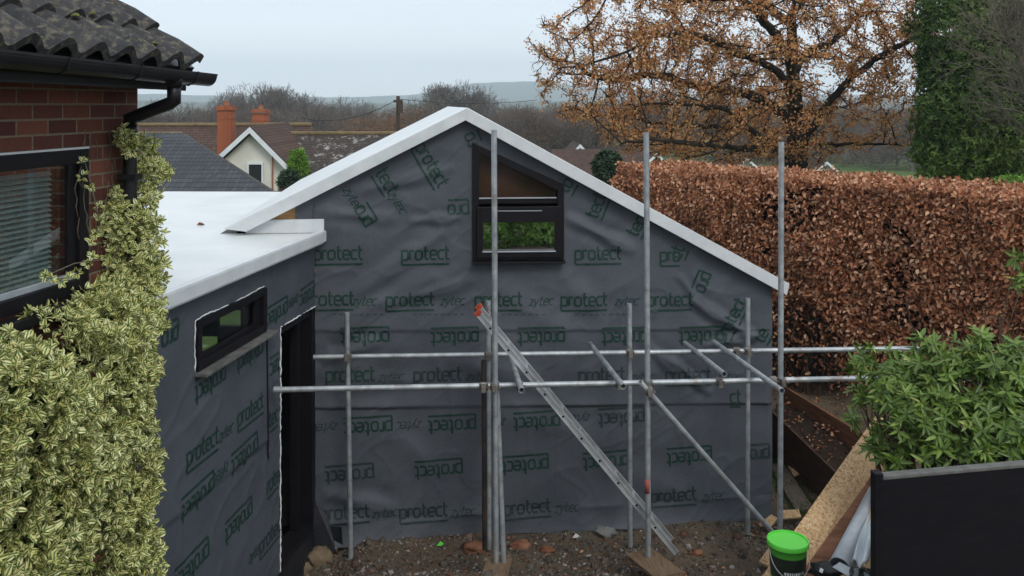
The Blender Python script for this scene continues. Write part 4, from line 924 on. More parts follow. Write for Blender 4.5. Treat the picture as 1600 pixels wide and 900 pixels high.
for k in range(190):
    s = random.uniform(0, HL); o = random.uniform(.12, .42); p0 = Vector(hedge_pt(s, o, .0)); p0.z = float(gz(p0.x, p0.y)) - .05; pts = [p0]
    for q in range(5): p0 = p0 + Vector((random.uniform(-.1, .1), random.uniform(-.08, .08), .26)); pts.append(p0.copy())
    b.tube(pts, [random.choice((.006, .009, .014, .034)) * (1 - q * .1) for q in range(6)], 6)
for k in range(260):
    s = random.uniform(0, HL); p0 = Vector(hedge_pt(s, random.uniform(0, .3), random.uniform(1.2, HTOP + .02))); pts = [p0]
    for q in range(3): p0 = p0 + Vector((random.uniform(-.12, .12), random.uniform(-.1, .03), random.uniform(-.02, .11))); pts.append(p0.copy())
    b.tube(pts, .0035, 4)
b.build('stems', M['twig_brown'], hg)
# old boundary wall behind the hedge feet
b = MB(); n_ = 60
for k in range(n_):
    for l in range(12):
        s = HL * k / (n_ - 1) + 0; q = hedge_pt(np.array(s), np.array(.45 + random.uniform(-.03, .03)), 0.); b.v.append((float(q[0]), float(q[1]), .0 + l * .16 + random.uniform(-.02, .02)))
for k in range(n_ - 1):
    for l in range(11): b.f.append((k * 12 + l, (k + 1) * 12 + l, (k + 1) * 12 + l + 1, k * 12 + l + 1))
o = b.build('boundary_wall', M['wall_stone']); md = o.modifiers.new('thick', 'SOLIDIFY'); md.thickness = .25; tag(o, 'low rough grey wall half hidden under the beech hedge', 'wall')
# small shrubs peeping over the roof
def shrub(name, c, rad_, n, leafL, m, label, cat='shrub', k=6, core='core_green', asp=.4, group=None, jitter=.25, spread=(20, 80)):
    c = np.array(c); rad_ = np.array(rad_); e = empty(name, (c[0], c[1], c[2] - rad_[2]), label, cat, group)
    q = unit(rng.normal(size=(n, 3))); f = .82 + .5 * fbm(q[:, 0] * 3 + c[0], q[:, 2] * 3 + q[:, 1] * 2, 3, 51); pos = c + q * rad_ * (f * (1 - np.abs(rng.normal(0, .14, n))))[:, None]
    p_, d_, n_ = rosettes(pos, q + [0, 0, .4] + rng.normal(0, jitter, q.shape), k, spread); L_ = leafL * rng.uniform(.7, 1.25, len(p_)); leaves('foliage', p_, d_, n_, L_, L_ * asp, M[m], e, .2, .1)
    b = MB(); gzv = float(gz(c[0], c[1]))
    for k_ in range(5): b.tube([(c[0] + random.uniform(-.1, .1), c[1] + random.uniform(-.1, .1), gzv - .1), tuple(c + np.array([random.uniform(-.3, .3), random.uniform(-.3, .3), 0]) * rad_)], [.035, .015], 6)
    b.build('stems', M['twig_brown'], e); return e
shrub('round_shrub', P(951, 262, 17.5), (.32, .32, .36), 900, .1, 'conifer', 'small round dark green shrub where the hedge meets the roof', k=5)
shrub('pine_sapling', P(465, 262, 17), (.16, .16, .36), 420, .12, 'privet', 'slim light green evergreen between white gable and white roof', k=5, asp=.16)
shrub('low_evergreen', P(452, 285, 16), (.2, .2, .22), 380, .1, 'conifer', 'low bluish evergreen in front of the white gabled house', k=5, asp=.2)

# ------------------------------------------------------------------ raised bed, boards, planks and rubbish on the right
bed = empty('raised_bed', P(1260, 700, 9.6), 'soil bed edged with brown boards under the beech hedge', 'garden bed')
na0, na1 = P(1200, 636, 10.9), P(1330, 760, 8.95); fa0, fa1 = P(1220, 600, 12), P(1368, 690, 9.9)
for a, c_, m_, hh in ((na0, na1, 'board_dark', .46), (fa0, fa1, 'board_brown', .3)):
    d0 = Vector((0, 0, -hh / 2)); MB().beam(a + d0, c_ + d0, .03, hh).build('edging_board', M[m_], bed, bevel=.003)
b = MB(); n_ = 40
for k in range(n_):
    for l in range(14):
        a = na0.lerp(na1, k / (n_ - 1)); c_ = fa0.lerp(fa1, k / (n_ - 1)); q = a.lerp(c_, l / 13); b.v.append((q.x, q.y, min(a.z, c_.z) - .2 + .1 * (1 - l / 13) + float(fbm(np.array(q.x * 6), np.array(q.y * 6), 3, 61)) * .12))
for k in range(n_ - 1):
    for l in range(13): b.f.append((k * 14 + l, (k + 1) * 14 + l, (k + 1) * 14 + l + 1, k * 14 + l + 1))
b.build('soil', M['soil'], bed, smooth=True)
n_ = 130; A_ = np.array([list(na0.lerp(na1, random.random()).lerp(fa0.lerp(fa1, random.random()), random.random())) for _ in range(n_)]); A_[:, 2] -= .13
litter1 = leaves('fallen_leaves', A_, rng.normal(size=(n_, 3)) * [1, 1, .2], rng.normal(size=(n_, 3)) * .4 + [0, 0, 1], rng.uniform(.03, .07, n_), rng.uniform(.02, .04, n_), M['litter'], None, .3, .2); tag(litter1, 'dead brown leaves scattered on the bed soil', 'leaf litter', kind='stuff')
def slab4(name, quad, thick, m, label, cat, group=None, par=None):
    n = (Vector(quad[1]) - Vector(quad[0])).cross(Vector(quad[3]) - Vector(quad[0])).normalized(); n = -n if n.z < 0 else n
    o = MB().prism(quad, -n * thick).build(name, M[m], par, bevel=.002)
    return tag(o, label, cat, group) if par is None else o
slab4('osb_sheet', [P(1180, 915, 6.7), P(1262, 915, 6.7), P(1408, 660, 8.3), P(1368, 650, 8.3)], .02, 'osb', 'long strip of chipboard running from the green bucket up under the rhododendron', 'board')
slab4('osb_strip', [P(1390, 640, 8.35), P(1412, 646, 8.35), P(1436, 555, 9.0), P(1400, 562, 9.0)], .018, 'osb', 'chipboard strip end poking out among the rhododendron leaves', 'board')
slab4('timber_plank', [P(1245, 905, 6.72), P(1278, 905, 6.72), P(1384, 742, 7.6), P(1368, 735, 7.6)], .03, 'board_brown', 'brown plank along the right edge of the long chipboard', 'board')
slab4('timber_plank', [P(1344, 905, 6.25), P(1378, 905, 6.25), P(1382, 735, 7.1), P(1368, 740, 7.1)], .03, 'timber', 'pale timber plank against the black panel', 'board')
slab4('plywood_offcut', [P(1366, 742, 7.3), P(1386, 742, 7.3), P(1400, 700, 7.7), P(1378, 690, 7.7)], .02, 'plywood', 'orange plywood offcut just behind the black panel corner', 'board')
slab4('plywood_offcut', [P(1388, 740, 7.35), P(1410, 742, 7.35), P(1418, 702, 7.7), P(1402, 700, 7.7)], .02, 'timber', 'pale offcut under the rhododendron by the black panel', 'board')
slab4('weathered_board', [gp(1203, 735, .05), gp(1243, 805, .05), gp(1272, 803, .05), gp(1222, 725, .05)], .03, 'board_grey', 'dark grey weathered board lying by the wall corner', 'board')
for q, lab in (([(1227, 733), (1240, 756), (1252, 752), (1236, 730)], 'small chipboard offcut lying on the weathered board'), ([(1186, 833), (1205, 818), (1215, 824), (1204, 838)], 'chipboard scrap touching the foot of the diagonal tube'),
    ([(1218, 812), (1222, 824), (1252, 822), (1248, 810)], 'flat chipboard scrap behind the green bucket'), ([(1186, 893), (1200, 900), (1214, 872), (1204, 866)], 'chipboard scrap left of the green bucket')):
    slab4('chipboard_offcut', [gp(x_, y_, .09) for x_, y_ in q], .018, 'osb', lab, 'offcut', 'loose chipboard offcuts')
# grey roll and crumpled sheet
b = MB(); a, c_ = P(1312, 886, 6.35), P(1371, 772, 7.1); b.pipe(a, c_, .075, .068, 28); tag(b.build('plastic_roll', M['grey_pipe'], smooth=True), 'shiny grey plastic roll between brown plank and crumpled sheet', 'roll')
b = MB(); n_ = 16
for k in range(n_):
    for l in range(8):
        q = P(1331 + l * 3.2 + k * 2.0, 872 - k * 6.0 + l * .8, 6.12 + k * .05); b.v.append((q.x, q.y, q.z - .03 + .03 * math.sin(l * 1.3 + k * .3)))
for k in range(n_ - 1):
    for l in range(7): b.f.append((k * 8 + l, (k + 1) * 8 + l, (k + 1) * 8 + l + 1, k * 8 + l + 1))
o = b.build('crumpled_sheet', M['pale_sheet'], smooth=True); o.modifiers.new('t', 'SOLIDIFY').thickness = .003; tag(o, 'crumpled pale plastic sheet beside the grey roll', 'plastic sheet')
slab4('curved_trim', [P(1300, 886, 6.3), P(1312, 878, 6.3), P(1340, 893, 6.2), P(1330, 903, 6.2)], .01, 'grey_pipe', 'short grey trim lying under the end of the grey roll', 'trim')
slab4('timber_offcut', [P(1308, 903, 6.25), P(1345, 880, 6.3), P(1352, 886, 6.3), P(1330, 908, 6.2)], .02, 'timber', 'short pale timber wedge below the crumpled sheet', 'offcut')
def lumpy(name, c, rad_, m, label, cat, seed, sub=3, par=None, group=None, amp=.35):
    import bmesh
    bm = bmesh.new(); bmesh.ops.create_icosphere(bm, subdivisions=sub, radius=1); r_ = np.random.default_rng(seed); ph = r_.random((5, 3)) * 6
    for v_ in bm.verts:
        d = v_.co.normalized(); k = 1 + amp * sum(math.sin(d.dot(Vector(p_)) * (1 + q * .5) + q) for q, p_ in enumerate(ph)) / 4
        v_.co = Vector((d.x * rad_[0] * k, d.y * rad_[1] * k, d.z * rad_[2] * k)) + Vector(c)
    me = bpy.data.meshes.new(name); bm.to_mesh(me); bm.free(); o = link(name, me, M[m], par, smooth=True)
    return tag(o, label, cat, group) if par is None else o
bag = lumpy('rubbish_bag', P(1296, 893, 6.35), (.13, .1, .07), 'black_plastic', 'black plastic bag with white print beside the green bucket', 'bag', 3)
slab4('white_print', [P(1280, 893, 6.24), P(1285, 896, 6.24), P(1287, 890, 6.26), P(1282, 887, 6.27)], .001, 'white_print', '', '', par=bag)
lumpy('dark_tarp', P(1352, 905, 6.2), (.14, .1, .07), 'glass_dark', 'dark green crumpled tarp at the foot of the black panel', 'tarp', 5)
# black panel in the foreground
pan = empty('black_panel', P(1364, 900, 5.6), 'black painted panel fence with top edge greyed as if lit at lower right corner', 'fence')
a, c_ = P(1378, 751, 5.55), P(1680, 724, 5.95)
b = MB(); b.prism([a, c_, c_ - Vector((0, 0, 2)), a - Vector((0, 0, 2))], (0, .04, 0)); b.build('board', M['black_panel'], pan)
b = MB(); b.beam(a + Vector((-.01, .03, .014)), c_ + Vector((0, .03, .014)), .07, .022); b.build('top_edge', M['panel_top'], pan, bevel=.004)  # light on the top edge is put into its grey colour
b = MB(); q = P(1372, 740, 5.5); b.box((q.x + .005, q.y + .03, q.z - 1.0), (.055, .07, 2.0)); b.build('post', M['black_panel'], pan, bevel=.005)
# bucket
BK = P(1231, 843, 6.65); bk = empty('bucket', (BK.x, BK.y, BK.z - .36), 'black and green tub with bright green lid beside the chipboard', 'bucket')
c_ = Vector((BK.x, BK.y, BK.z - .36)); Rb = .142
MB().lathe(c_, [(0.001, 0), (Rb * .84, 0), (Rb * .86, .05), (Rb * .88, .11)]).build('base_band', M['bucket_green'], bk, smooth=True)
MB().lathe(c_, [(Rb * .88, .11), (Rb * .95, .27)]).build('body', M['bucket_black'], bk, smooth=True)
MB().lathe(c_, [(Rb * .95, .27), (Rb * .97, .325), (Rb * 1.0, .33)]).build('neck_band', M['bucket_green'], bk, smooth=True)
MB().lathe(c_, [(Rb * 1.03, .325), (Rb * 1.07, .33), (Rb * 1.07, .35), (Rb * 1.05, .362), (Rb * .99, .362), (Rb * .97, .35), (.001, .35)]).build('lid', M['lid'], bk)
b = MB(); pts = []
for k in range(21):
    t_ = math.pi * (k / 20); pts.append(c_ + Vector((-Rb * 1.03 * math.cos(t_), -Rb * .25 - Rb * .85 * math.sin(t_), .31 - .17 * math.sin(t_) ** .8)))
b.tube(pts, .0035, 6); b.build('handle', M['galv'], bk, smooth=True)
b = MB()
for row, (z_, hgt) in enumerate(((.155, .02), (.128, .014))):  # worn white label print, too small to read
    t_ = -118
    while t_ < -48:
        w_ = random.uniform(2, 6); a0_, a1_ = R(t_), R(t_ + w_); rr = Rb * .92
        b.poly([c_ + Vector((math.cos(a0_) * rr, math.sin(a0_) * rr, z_)), c_ + Vector((math.cos(a1_) * rr, math.sin(a1_) * rr, z_)), c_ + Vector((math.cos(a1_) * rr, math.sin(a1_) * rr, z_ + hgt)), c_ + Vector((math.cos(a0_) * rr, math.sin(a0_) * rr, z_ + hgt))]); t_ += w_ + random.uniform(1.5, 4)
b.build('label_print', M['white_print'], bk)

# ------------------------------------------------------------------ rhododendron
rh = empty('rhododendron', P(1480, 760, 7.2), 'green rhododendron bush behind the black panel', 'shrub')
RB = [(1400, 598, 48, 7.2), (1462, 575, 52, 7.1), (1530, 600, 60, 6.9), (1590, 610, 60, 6.8), (1440, 650, 54, 6.9), (1515, 668, 58, 6.7), (1390, 690, 36, 7.1), (1600, 560, 35, 7.0), (1590, 690, 60, 6.5), (1532, 535, 20, 7.0), (1348, 612, 18, 7.3), (1358, 556, 18, 7.4), (1338, 572, 14, 7.4), (1338, 655, 12, 7.4),
      (1640, 640, 70, 6.7), (1400, 725, 20, 6.8), (1462, 712, 24, 6.6), (1545, 716, 28, 6.4), (1592, 400, 10, 7.6), (1598, 440, 14, 7.6), (1520, 560, 26, 7.0), (1440, 540, 16, 7.1)]
cs, axs = [], []
for px, py, r_, D in RB:
    n_ = max(4, int(r_ * r_ * .028)); q = unit(rng.normal(size=(n_, 3))); f = rng.uniform(.45, 1.05, (n_, 1)); rr = r_ / F * D
    cs.append(np.array(P(px, py, D)) + q * f * rr); axs.append(q * .6 + [0, -.35, .7] + rng.normal(0, .25, (n_, 3)))
c_ = np.concatenate(cs); a_ = np.concatenate(axs); p_, d_, n_ = rosettes(c_, a_, 9, (40, 100)); L_ = rng.uniform(.05, .12, len(p_))
leaves('foliage', p_, d_ + [0, 0, -.12], n_, L_, L_ * .27, M['rhodo'], rh, .15, .12, np.clip(np.repeat(rng.random(len(c_)) ** 1.3, 9) * .7 + rng.random(len(p_)) * .3, 0, 1))
b = MB(); root = [P(1480, 800, 7.0), P(1560, 800, 6.8), P(1420, 800, 7.1)]
for k in range(0, len(c_), 4):
    t_ = Vector(c_[k]); r0 = min(root, key=lambda q: (q - t_).length) + Vector((random.uniform(-.2, .2), random.uniform(-.1, .1), 0)); mid = r0.lerp(t_, .55) + Vector((random.uniform(-.08, .08), random.uniform(-.08, .08), random.uniform(-.1, .02)))
    b.tube([r0, mid, t_], [.009, .006, .003], 5)
b.tube([P(1365, 640, 7.15), P(1392, 700, 7.0), P(1410, 745, 6.9)], .008, 6)
b.build('stems', M['twig_brown'], rh)

# ------------------------------------------------------------------ rubble and litter on the ground
def stones(name, n, xr, yr, size, label, seed, attr=(0, 1), cat='gravel'):
    r_ = np.random.default_rng(seed); x = r_.uniform(*xr, n); y = r_.uniform(*yr, n)
    cl = fbm(x * 1.1, y * 1.1, 3, seed); kp = r_.random(n) < .55 + cl * 2.2; x, y = x[kp], y[kp]; n = len(x); s = size[0] + (size[1] - size[0]) * r_.random(n) ** 3.2
    base = np.array([[-1, -1, -1], [1, -1, -1], [1, 1, -1], [-1, 1, -1], [-1, -1, 1], [1, -1, 1], [1, 1, 1], [-1, 1, 1]]) * .5
    sc = r_.uniform(.5, 1.2, (n, 1, 3)) * [1, 1, .65]; v = base[None] * sc + r_.normal(0, .12, (n, 8, 3))
    v[:, 4:, :2] *= .7
    a = r_.random(n) * 6.28; t = r_.normal(0, .35, n); ca, sa = np.cos(a)[:, None], np.sin(a)[:, None]; ct, st = np.cos(t)[:, None], np.sin(t)[:, None]
    X, Y, Z = v[..., 0], v[..., 1], v[..., 2]; Y, Z = Y * ct - Z * st, Y * st + Z * ct; X, Y = X * ca - Y * sa, X * sa + Y * ca
    v = np.stack([X, Y, Z], -1) * s[:, None, None]; v += np.stack([x, y, gz(x, y) + s * .12], -1)[:, None]
    f = np.array([[3, 2, 1, 0], [4, 5, 6, 7], [0, 1, 5, 4], [1, 2, 6, 5], [2, 3, 7, 6], [3, 0, 4, 7]]); ff = (np.arange(n) * 8)[:, None, None] + f[None]
    rv = attr[0] + (attr[1] - attr[0]) * r_.random(n)
    return tag(np_mesh(name, v.reshape(-1, 3), ff.reshape(-1, 4), M['stone'], None, {'rnd': np.repeat(rv, 8)}), label, cat, kind='stuff')
stones('gravel', 48000, (-1.9, 4.4), (6.4, 9.1), (.007, .034), 'fine mixed gravel over the brown building soil', 11, (.0, 1))
stones('rubble', 1700, (-1.9, 3.6), (6.6, 9.1), (.02, .085), 'broken brick and stone rubble along the wall foot', 12, (.2, .95), 'rubble')
n_ = 4200; x_ = rng.uniform(-1.5, 6.5, n_); y_ = rng.uniform(6.8, 13, n_); kk = (x_ > 3.6) | (rng.random(n_) < .16); x_, y_ = x_[kk], y_[kk]; n_ = len(x_); p_ = np.stack([x_, y_, gz(x_, y_) + .012], -1)
tag(leaves('fallen_leaves', p_, rng.normal(size=(n_, 3)) * [1, 1, .15], rng.normal(size=(n_, 3)) * .35 + [0, 0, 1], rng.uniform(.03, .065, n_), rng.uniform(.02, .035, n_), M['litter'], None, .3, .25), 'dead leaves blown over the building soil', 'leaf litter', kind='stuff')
for px, py, rx, rz, m_, lab, sd_ in ((500, 878, .13, .1, 'rock', 'brown rock at the edge of the dug out doorway', 1), (470, 893, .11, .07, 'rock', 'low brown rock nearest the doorway corner', 2), (520, 858, .08, .05, 'rock', 'small brown rock left of the first scaffold post', 8),
    (744, 858, .13, .055, 'red_rubble', 'red brown clay lump left of the tall middle post', 3), (812, 856, .1, .05, 'red_rubble', 'red brown clay lump right of the leaning tube', 4), (945, 834, .12, .05, 'grey_rock', 'grey slab of stone left of the third wall post', 5), (970, 826, .07, .05, 'grey_rock', 'pale grey stone touching the third wall post', 6),
    (855, 862, .07, .035, 'red_rubble', 'broken red brick piece below the membrane edge', 7), (1090, 866, .05, .03, 'red_rubble', 'small orange brick piece right of the ladder foot', 9)):
    q = gp(px, py); lumpy('rock', (q.x, q.y, q.z + rz * .3), (rx, rx * .7, rz), m_, lab, 'rubble', sd_, 3, group='larger lumps on the ground')
for px, py, m_, lab in ((688, 858, 'lid', 'small green plastic scrap on the soil'), (520, 865, 'white_print', 'white paper scrap beside the first scaffold post'), (900, 846, 'white_print', 'tiny white scrap near the middle of the wall foot')):
    q = gp(px, py, .03); c_ = MB(); c_.poly([q + Vector((-.035, 0, .0)), q + Vector((.01, -.025, .012)), q + Vector((.035, .0, .02)), q + Vector((0, .03, .03))]); o = c_.build('litter_scrap', M[m_]); o.modifiers.new('t', 'SOLIDIFY').thickness = .002; tag(o, lab, 'litter')
# grass tufts at the path edge
n_ = 2600; x_ = rng.normal(3.05, .09, n_); y_ = rng.uniform(8.9, 11.2, n_); p_ = np.stack([x_, y_, gz(x_, y_)], -1)
tag(leaves('grass', p_, rng.normal(0, .4, (n_, 3)) + [0, 0, 1], rng.normal(size=(n_, 3)), rng.uniform(.03, .09, n_), .006, M['grass'], None, 0, .3), 'thin moss and grass along the bed board', 'grass', kind='stuff')

# ------------------------------------------------------------------ trees
def seg_mesh(a, b_, ra, rb, n):                     # many tapered prisms at once
    d = unit(b_ - a); x = unit(np.cross(d, np.where(np.abs(d[:, 2:3]) < .9, [[0, 0, 1.]], [[1., 0, 0]]))); y = np.cross(d, x); t = np.arange(n) / n * 2 * np.pi
    ring = np.cos(t)[None, :, None] * x[:, None] + np.sin(t)[None, :, None] * y[:, None]
    v = np.concatenate([a[:, None] + ring * ra[:, None, None], b_[:, None] + ring * rb[:, None, None]], 1).reshape(-1, 3)
    i = (np.arange(len(a)) * 2 * n)[:, None, None]; k = np.arange(n); k2 = (k + 1) % n
    f = (i + np.stack([k, k2, n + k2, n + k], -1)[None]).reshape(-1, 4); return v, f
def catmull(pts, step):
    pts = [np.array(p, float) for p in pts]; out_ = []
    for k in range(len(pts) - 1):
        p0, p1, p2, p3 = pts[max(k - 1, 0)], pts[k], pts[k + 1], pts[min(k + 2, len(pts) - 1)]; n = max(1, int(np.linalg.norm(p2 - p1) / step))
        for s_ in range(n):
            t = s_ / n; out_.append(.5 * ((2 * p1) + (p2 - p0) * t + (2 * p0 - 5 * p1 + 4 * p2 - p3) * t * t + (3 * p1 - p0 - 3 * p2 + p3) * t ** 3))
    out_.append(pts[-1]); return out_
def colonize(limbs, attract, step, di, dk, iters, jit=.18):
    """grow twigs from given limbs towards attraction points; returns nodes, parent index"""
    nodes, par = [], []
    for L in limbs:
        pts = catmull(L['p'], step); j0 = None
        if L.get('from') is not None and nodes: j0 = int(np.argmin(((np.array(nodes) - pts[0]) ** 2).sum(1)))
        for k, p_ in enumerate(pts):
            if k == 0 and j0 is not None: last = j0; continue
            nodes.append(p_ + (rng.normal(0, step * .12, 3) if k else 0)); par.append(last if nodes and len(nodes) > 1 and (k or j0 is not None) else -1); last = len(nodes) - 1
    nodes = [np.array(q) for q in nodes]; A_ = attract.copy(); X = np.array(nodes)
    best = np.full(len(A_), 1e9); bi = np.zeros(len(A_), int)
    def upd(X0, i0):
        nonlocal best, bi
        for s_ in range(0, len(X0), 400):
            D_ = ((A_[:, None] - X0[None, s_:s_ + 400]) ** 2).sum(-1); k = D_.argmin(1); dd = D_[np.arange(len(A_)), k]; u_ = dd < best; best = np.where(u_, dd, best); bi = np.where(u_, k + s_ + i0, bi)
    upd(X, 0)
    for it in range(iters):
        act = best < di * di
        if not act.any(): break
        acc = {}; dirs = unit(A_[act] - X[bi[act]]); 
        sums = np.zeros((len(X), 3)); np.add.at(sums, bi[act], dirs); idx = np.unique(bi[act]); dn_ = unit(sums[idx] + rng.normal(0, jit, (len(idx), 3)))
        new = X[idx] + dn_ * step; i0 = len(X); X = np.concatenate([X, new]); par += list(idx); upd(new, i0)
        alive = best > dk * dk; A_ = A_[alive]; best = best[alive]; bi = bi[alive]
        if len(X) > 16000: break
    return X, np.array(par)
def radii(X, par, tip, ex=2.3, cap=9):
    n = len(X); r = np.zeros(n)
    kids = np.zeros(n, int)
    for k in range(n):
        if par[k] >= 0: kids[par[k]] += 1
    order = list(range(n)); depth = np.zeros(n, int)
    for k in range(n):
        if par[k] >= 0: depth[k] = depth[par[k]] + 1
    acc = np.zeros(n)
    for k in np.argsort(-depth):
        acc[k] = max(acc[k], tip ** ex)
        if par[k] >= 0: acc[par[k]] += acc[k]
    return np.minimum(acc ** (1 / ex), cap), kids
# the great oak: stems and limbs placed, then grown
OD = 28.
def o3(px, py, dd=0): return np.array(P(px, py, OD + dd)) * 1.0
def o3s(px, py, dd=0): D = OD + dd; return np.array([(px - CX) / F * OD, D, H - (py - HY) / F * OD])
ob = o3s(1248, 330); ob[2] = float(gz(ob[0], ob[1])) - .2
limbs = [dict(p=[ob, o3s(1246, 250), o3s(1242, 180), o3s(1240, 110), o3s(1238, 50), o3s(1242, -20, .3), o3s(1230, -110, .4), o3s(1245, -190, 0)]),
    dict(p=[o3s(1250, 235), o3s(1275, 175, -.5), o3s(1305, 130, -1), o3s(1345, 90, -1.6), o3s(1405, 55, -2.2), o3s(1445, 20, -2.6)], **{'from': 0}),
    dict(p=[o3s(1242, 115), o3s(1275, 80, .8), o3s(1330, 60, 1.6), o3s(1390, 5, 2.4), o3s(1420, -60, 3)], **{'from': 0}),
    dict(p=[o3s(1240, 125), o3s(1215, 80, -.8), o3s(1180, 50, -1.6), o3s(1130, 12, -2.2), o3s(1080, 12, -2.6), o3s(1030, 18, -3), o3s(950, -5, -3.2)], **{'from': 0}),
    dict(p=[o3s(1238, 40), o3s(1190, -10, 1), o3s(1120, -60, 2), o3s(1040, -80, 2.6)], **{'from': 0}), dict(p=[o3s(1240, 20), o3s(1300, -50, -1), o3s(1350, -110, -1.5)], **{'from': 0}),
    dict(p=[o3s(1246, 255), o3s(1205, 235, -1), o3s(1182, 225, -1.5), o3s(1160, 205, -1.6), o3s(1145, 195, -1.7), o3s(1110, 170, -2), o3s(1060, 165, -2.4)], **{'from': 0}),
    dict(p=[o3s(1182, 226, -1.5), o3s(1130, 228, -2.2), o3s(1060, 218, -3), o3s(1000, 212, -3.4), o3s(950, 216, -3.6)], **{'from': 0}),
    dict(p=[o3s(1242, 190), o3s(1190, 150, 1), o3s(1110, 132, 2), o3s(1040, 112, 2.6), o3s(980, 122, 2.8), o3s(930, 112, 2.6)], **{'from': 0}),
    dict(p=[o3s(1241, 160), o3s(1200, 115, -1), o3s(1120, 85, -2), o3s(1050, 62, -2.6), o3s(985, 72, -2.8)], **{'from': 0}),
    dict(p=[o3s(1248, 225), o3s(1320, 222, -1.2), o3s(1380, 222, -2), o3s(1430, 238, -2.5)], **{'from': 0}), dict(p=[o3s(1244, 200), o3s(1300, 180, 1.5), o3s(1370, 165, 2.4), o3s(1420, 160, 3)], **{'from': 0}),
    dict(p=[o3s(1246, 240), o3s(1180, 205, 2), o3s(1090, 200, 3.2), o3s(980, 185, 3.8), o3s(900, 185, 4)], **{'from': 0})]
na_ = 5200; q = rng.uniform(-1, 1, (na_ * 4, 3)); q = q[(q ** 2).sum(1) < 1]
px_ = 1146 + q[:, 0] * 328; py_ = 75 - q[:, 2] * 205 ; dd_ = q[:, 1] * 5.0
# upper left shoulder thins out, underside is flatter
okk = (py_ < 262 + 8 * np.sin(px_ * .05)) & ~((px_ < 900) & (py_ < 25)) & (py_ > -170) & (fbm(px_ * .012, py_ * .012 + dd_ * .3, 3, 71) > -.13)
AT = np.stack([(px_ - CX) / F * OD, OD + dd_, H - (py_ - HY) / F * OD], -1)[okk][:na_]
X, par = colonize(limbs, AT, .2, 2.4, .36, 110, .5)
rr, kids = radii(X, par, .0115, 2.08, .55)
oak = empty('oak_tree', tuple(ob), 'large spreading oak with sparse orange autumn leaves behind the beech hedge', 'tree')
mk = par >= 0; pa = par[mk]; ra = rr[pa].copy(); rb_ = rr[mk]; ra = np.minimum(ra, rb_ * 1.6)
big = rb_ > .045
v, f = seg_mesh(X[pa][big], X[mk][big], ra[big], rb_[big], 8); np_mesh('trunk', v, f, M['bark'], oak, smooth=True)
v, f = seg_mesh(X[pa][~big], X[mk][~big], ra[~big], rb_[~big], 4); np_mesh('branches', v, f, M['bark'], oak)
tips = np.where(rr < .034)[0]
# fine twigs at the tips
tw = np.repeat(tips, 2); td = unit(rng.normal(size=(len(tw), 3)) + unit(X[tw] - X[np.maximum(par[tw], 0)]) * 1.3); e2 = X[tw] + td * rng.uniform(.1, .32, (len(tw), 1))
v, f = seg_mesh(X[tw], e2, np.full(len(tw), .008), np.full(len(tw), .004), 3); np_mesh('twigs', v, f, M['bark'], oak)
dens = 1 - .72 * sm((950 - (X[tips, 0] / OD * F + CX)) / 130) * sm((150 - (HY - (X[tips, 2] - H) / OD * F)) / 90)
cl_ = fbm(X[tips, 0] * 1.1, X[tips, 2] * 1.1 + X[tips, 1] * .9, 3, 95)
tips2 = tips[(rng.random(len(tips)) < dens * .9) & (cl_ > -.15)]
pick = np.repeat(tips2, 14); n_ = len(pick); q = X[pick] + rng.normal(0, .1, (n_, 3)); L_ = rng.uniform(.06, .115, n_)
leaves('foliage', q, rng.normal(size=(n_, 3)) + [0, 0, -.3], rng.normal(size=(n_, 3)) + [0, -.3, .5], L_, L_ * .62, M['oak'], oak, .25, .1)
print('oak nodes', len(X), 'leaves', n_)

# generic bare winter tree by recursion
def bare(height, seed, levels=6, spread=.55, nk=3, twig=.012, crown=1.0, trunk=.35):
    r_ = np.random.default_rng(seed); segs = []
    def grow(p, d, L, r, lv):
        n = 3; q = p
        for k in range(n):
            d = unit(d + r_.normal(0, .16, 3) + np.array([0, 0, .04])); q2 = q + d * L / n; segs.append((q, q2, max(r * (1 - k * .12), twig), max(r * (1 - (k + 1) * .12), twig))); q = q2
            if lv > 1 and k < n - 1 and r_.random() < .75:
                dd = unit(d + r_.normal(0, spread * 1.3, 3)); grow(q, dd, L * .62, r * .5, lv - 2 if lv > 2 else 0)
        if lv > 0:
            for k in range(nk if lv > 2 else 3):
                dd = unit(d + r_.normal(0, spread, 3) + np.array([0, 0, .1])); grow(q, dd, L * r_.uniform(.66, .84) * crown, r * .62, lv - 1)
    grow(np.zeros(3), np.array([0, 0, 1.]), height * trunk, height * .025, levels)
    a = np.array([s[0] for s in segs]); b_ = np.array([s[1] for s in segs]); ra = np.array([s[2] for s in segs]); rb = np.array([s[3] for s in segs])
    k = height / b_[:, 2].max(); return a * k, b_ * k, ra, rb
VAR = []
for sd_, kw in ((1, dict(spread=.5)), (2, dict(spread=.6)), (5, dict(spread=.45)), (9, dict(spread=.75, crown=1.02, trunk=.18))):
    a, b_, ra, rb = bare(12, sd_, 6, twig=.018, nk=4, **kw); v, f = seg_mesh(a, b_, ra, rb, 3); thick = ra > .1
    vt, ft_ = seg_mesh(a[thick], b_[thick], ra[thick], rb[thick], 5); vb, fb2 = seg_mesh(a[~thick], b_[~thick], ra[~thick], rb[~thick], 3)
    VAR.append((vt, ft_, vb, fb2, v, f)); print('bare', len(a))
protos = {}
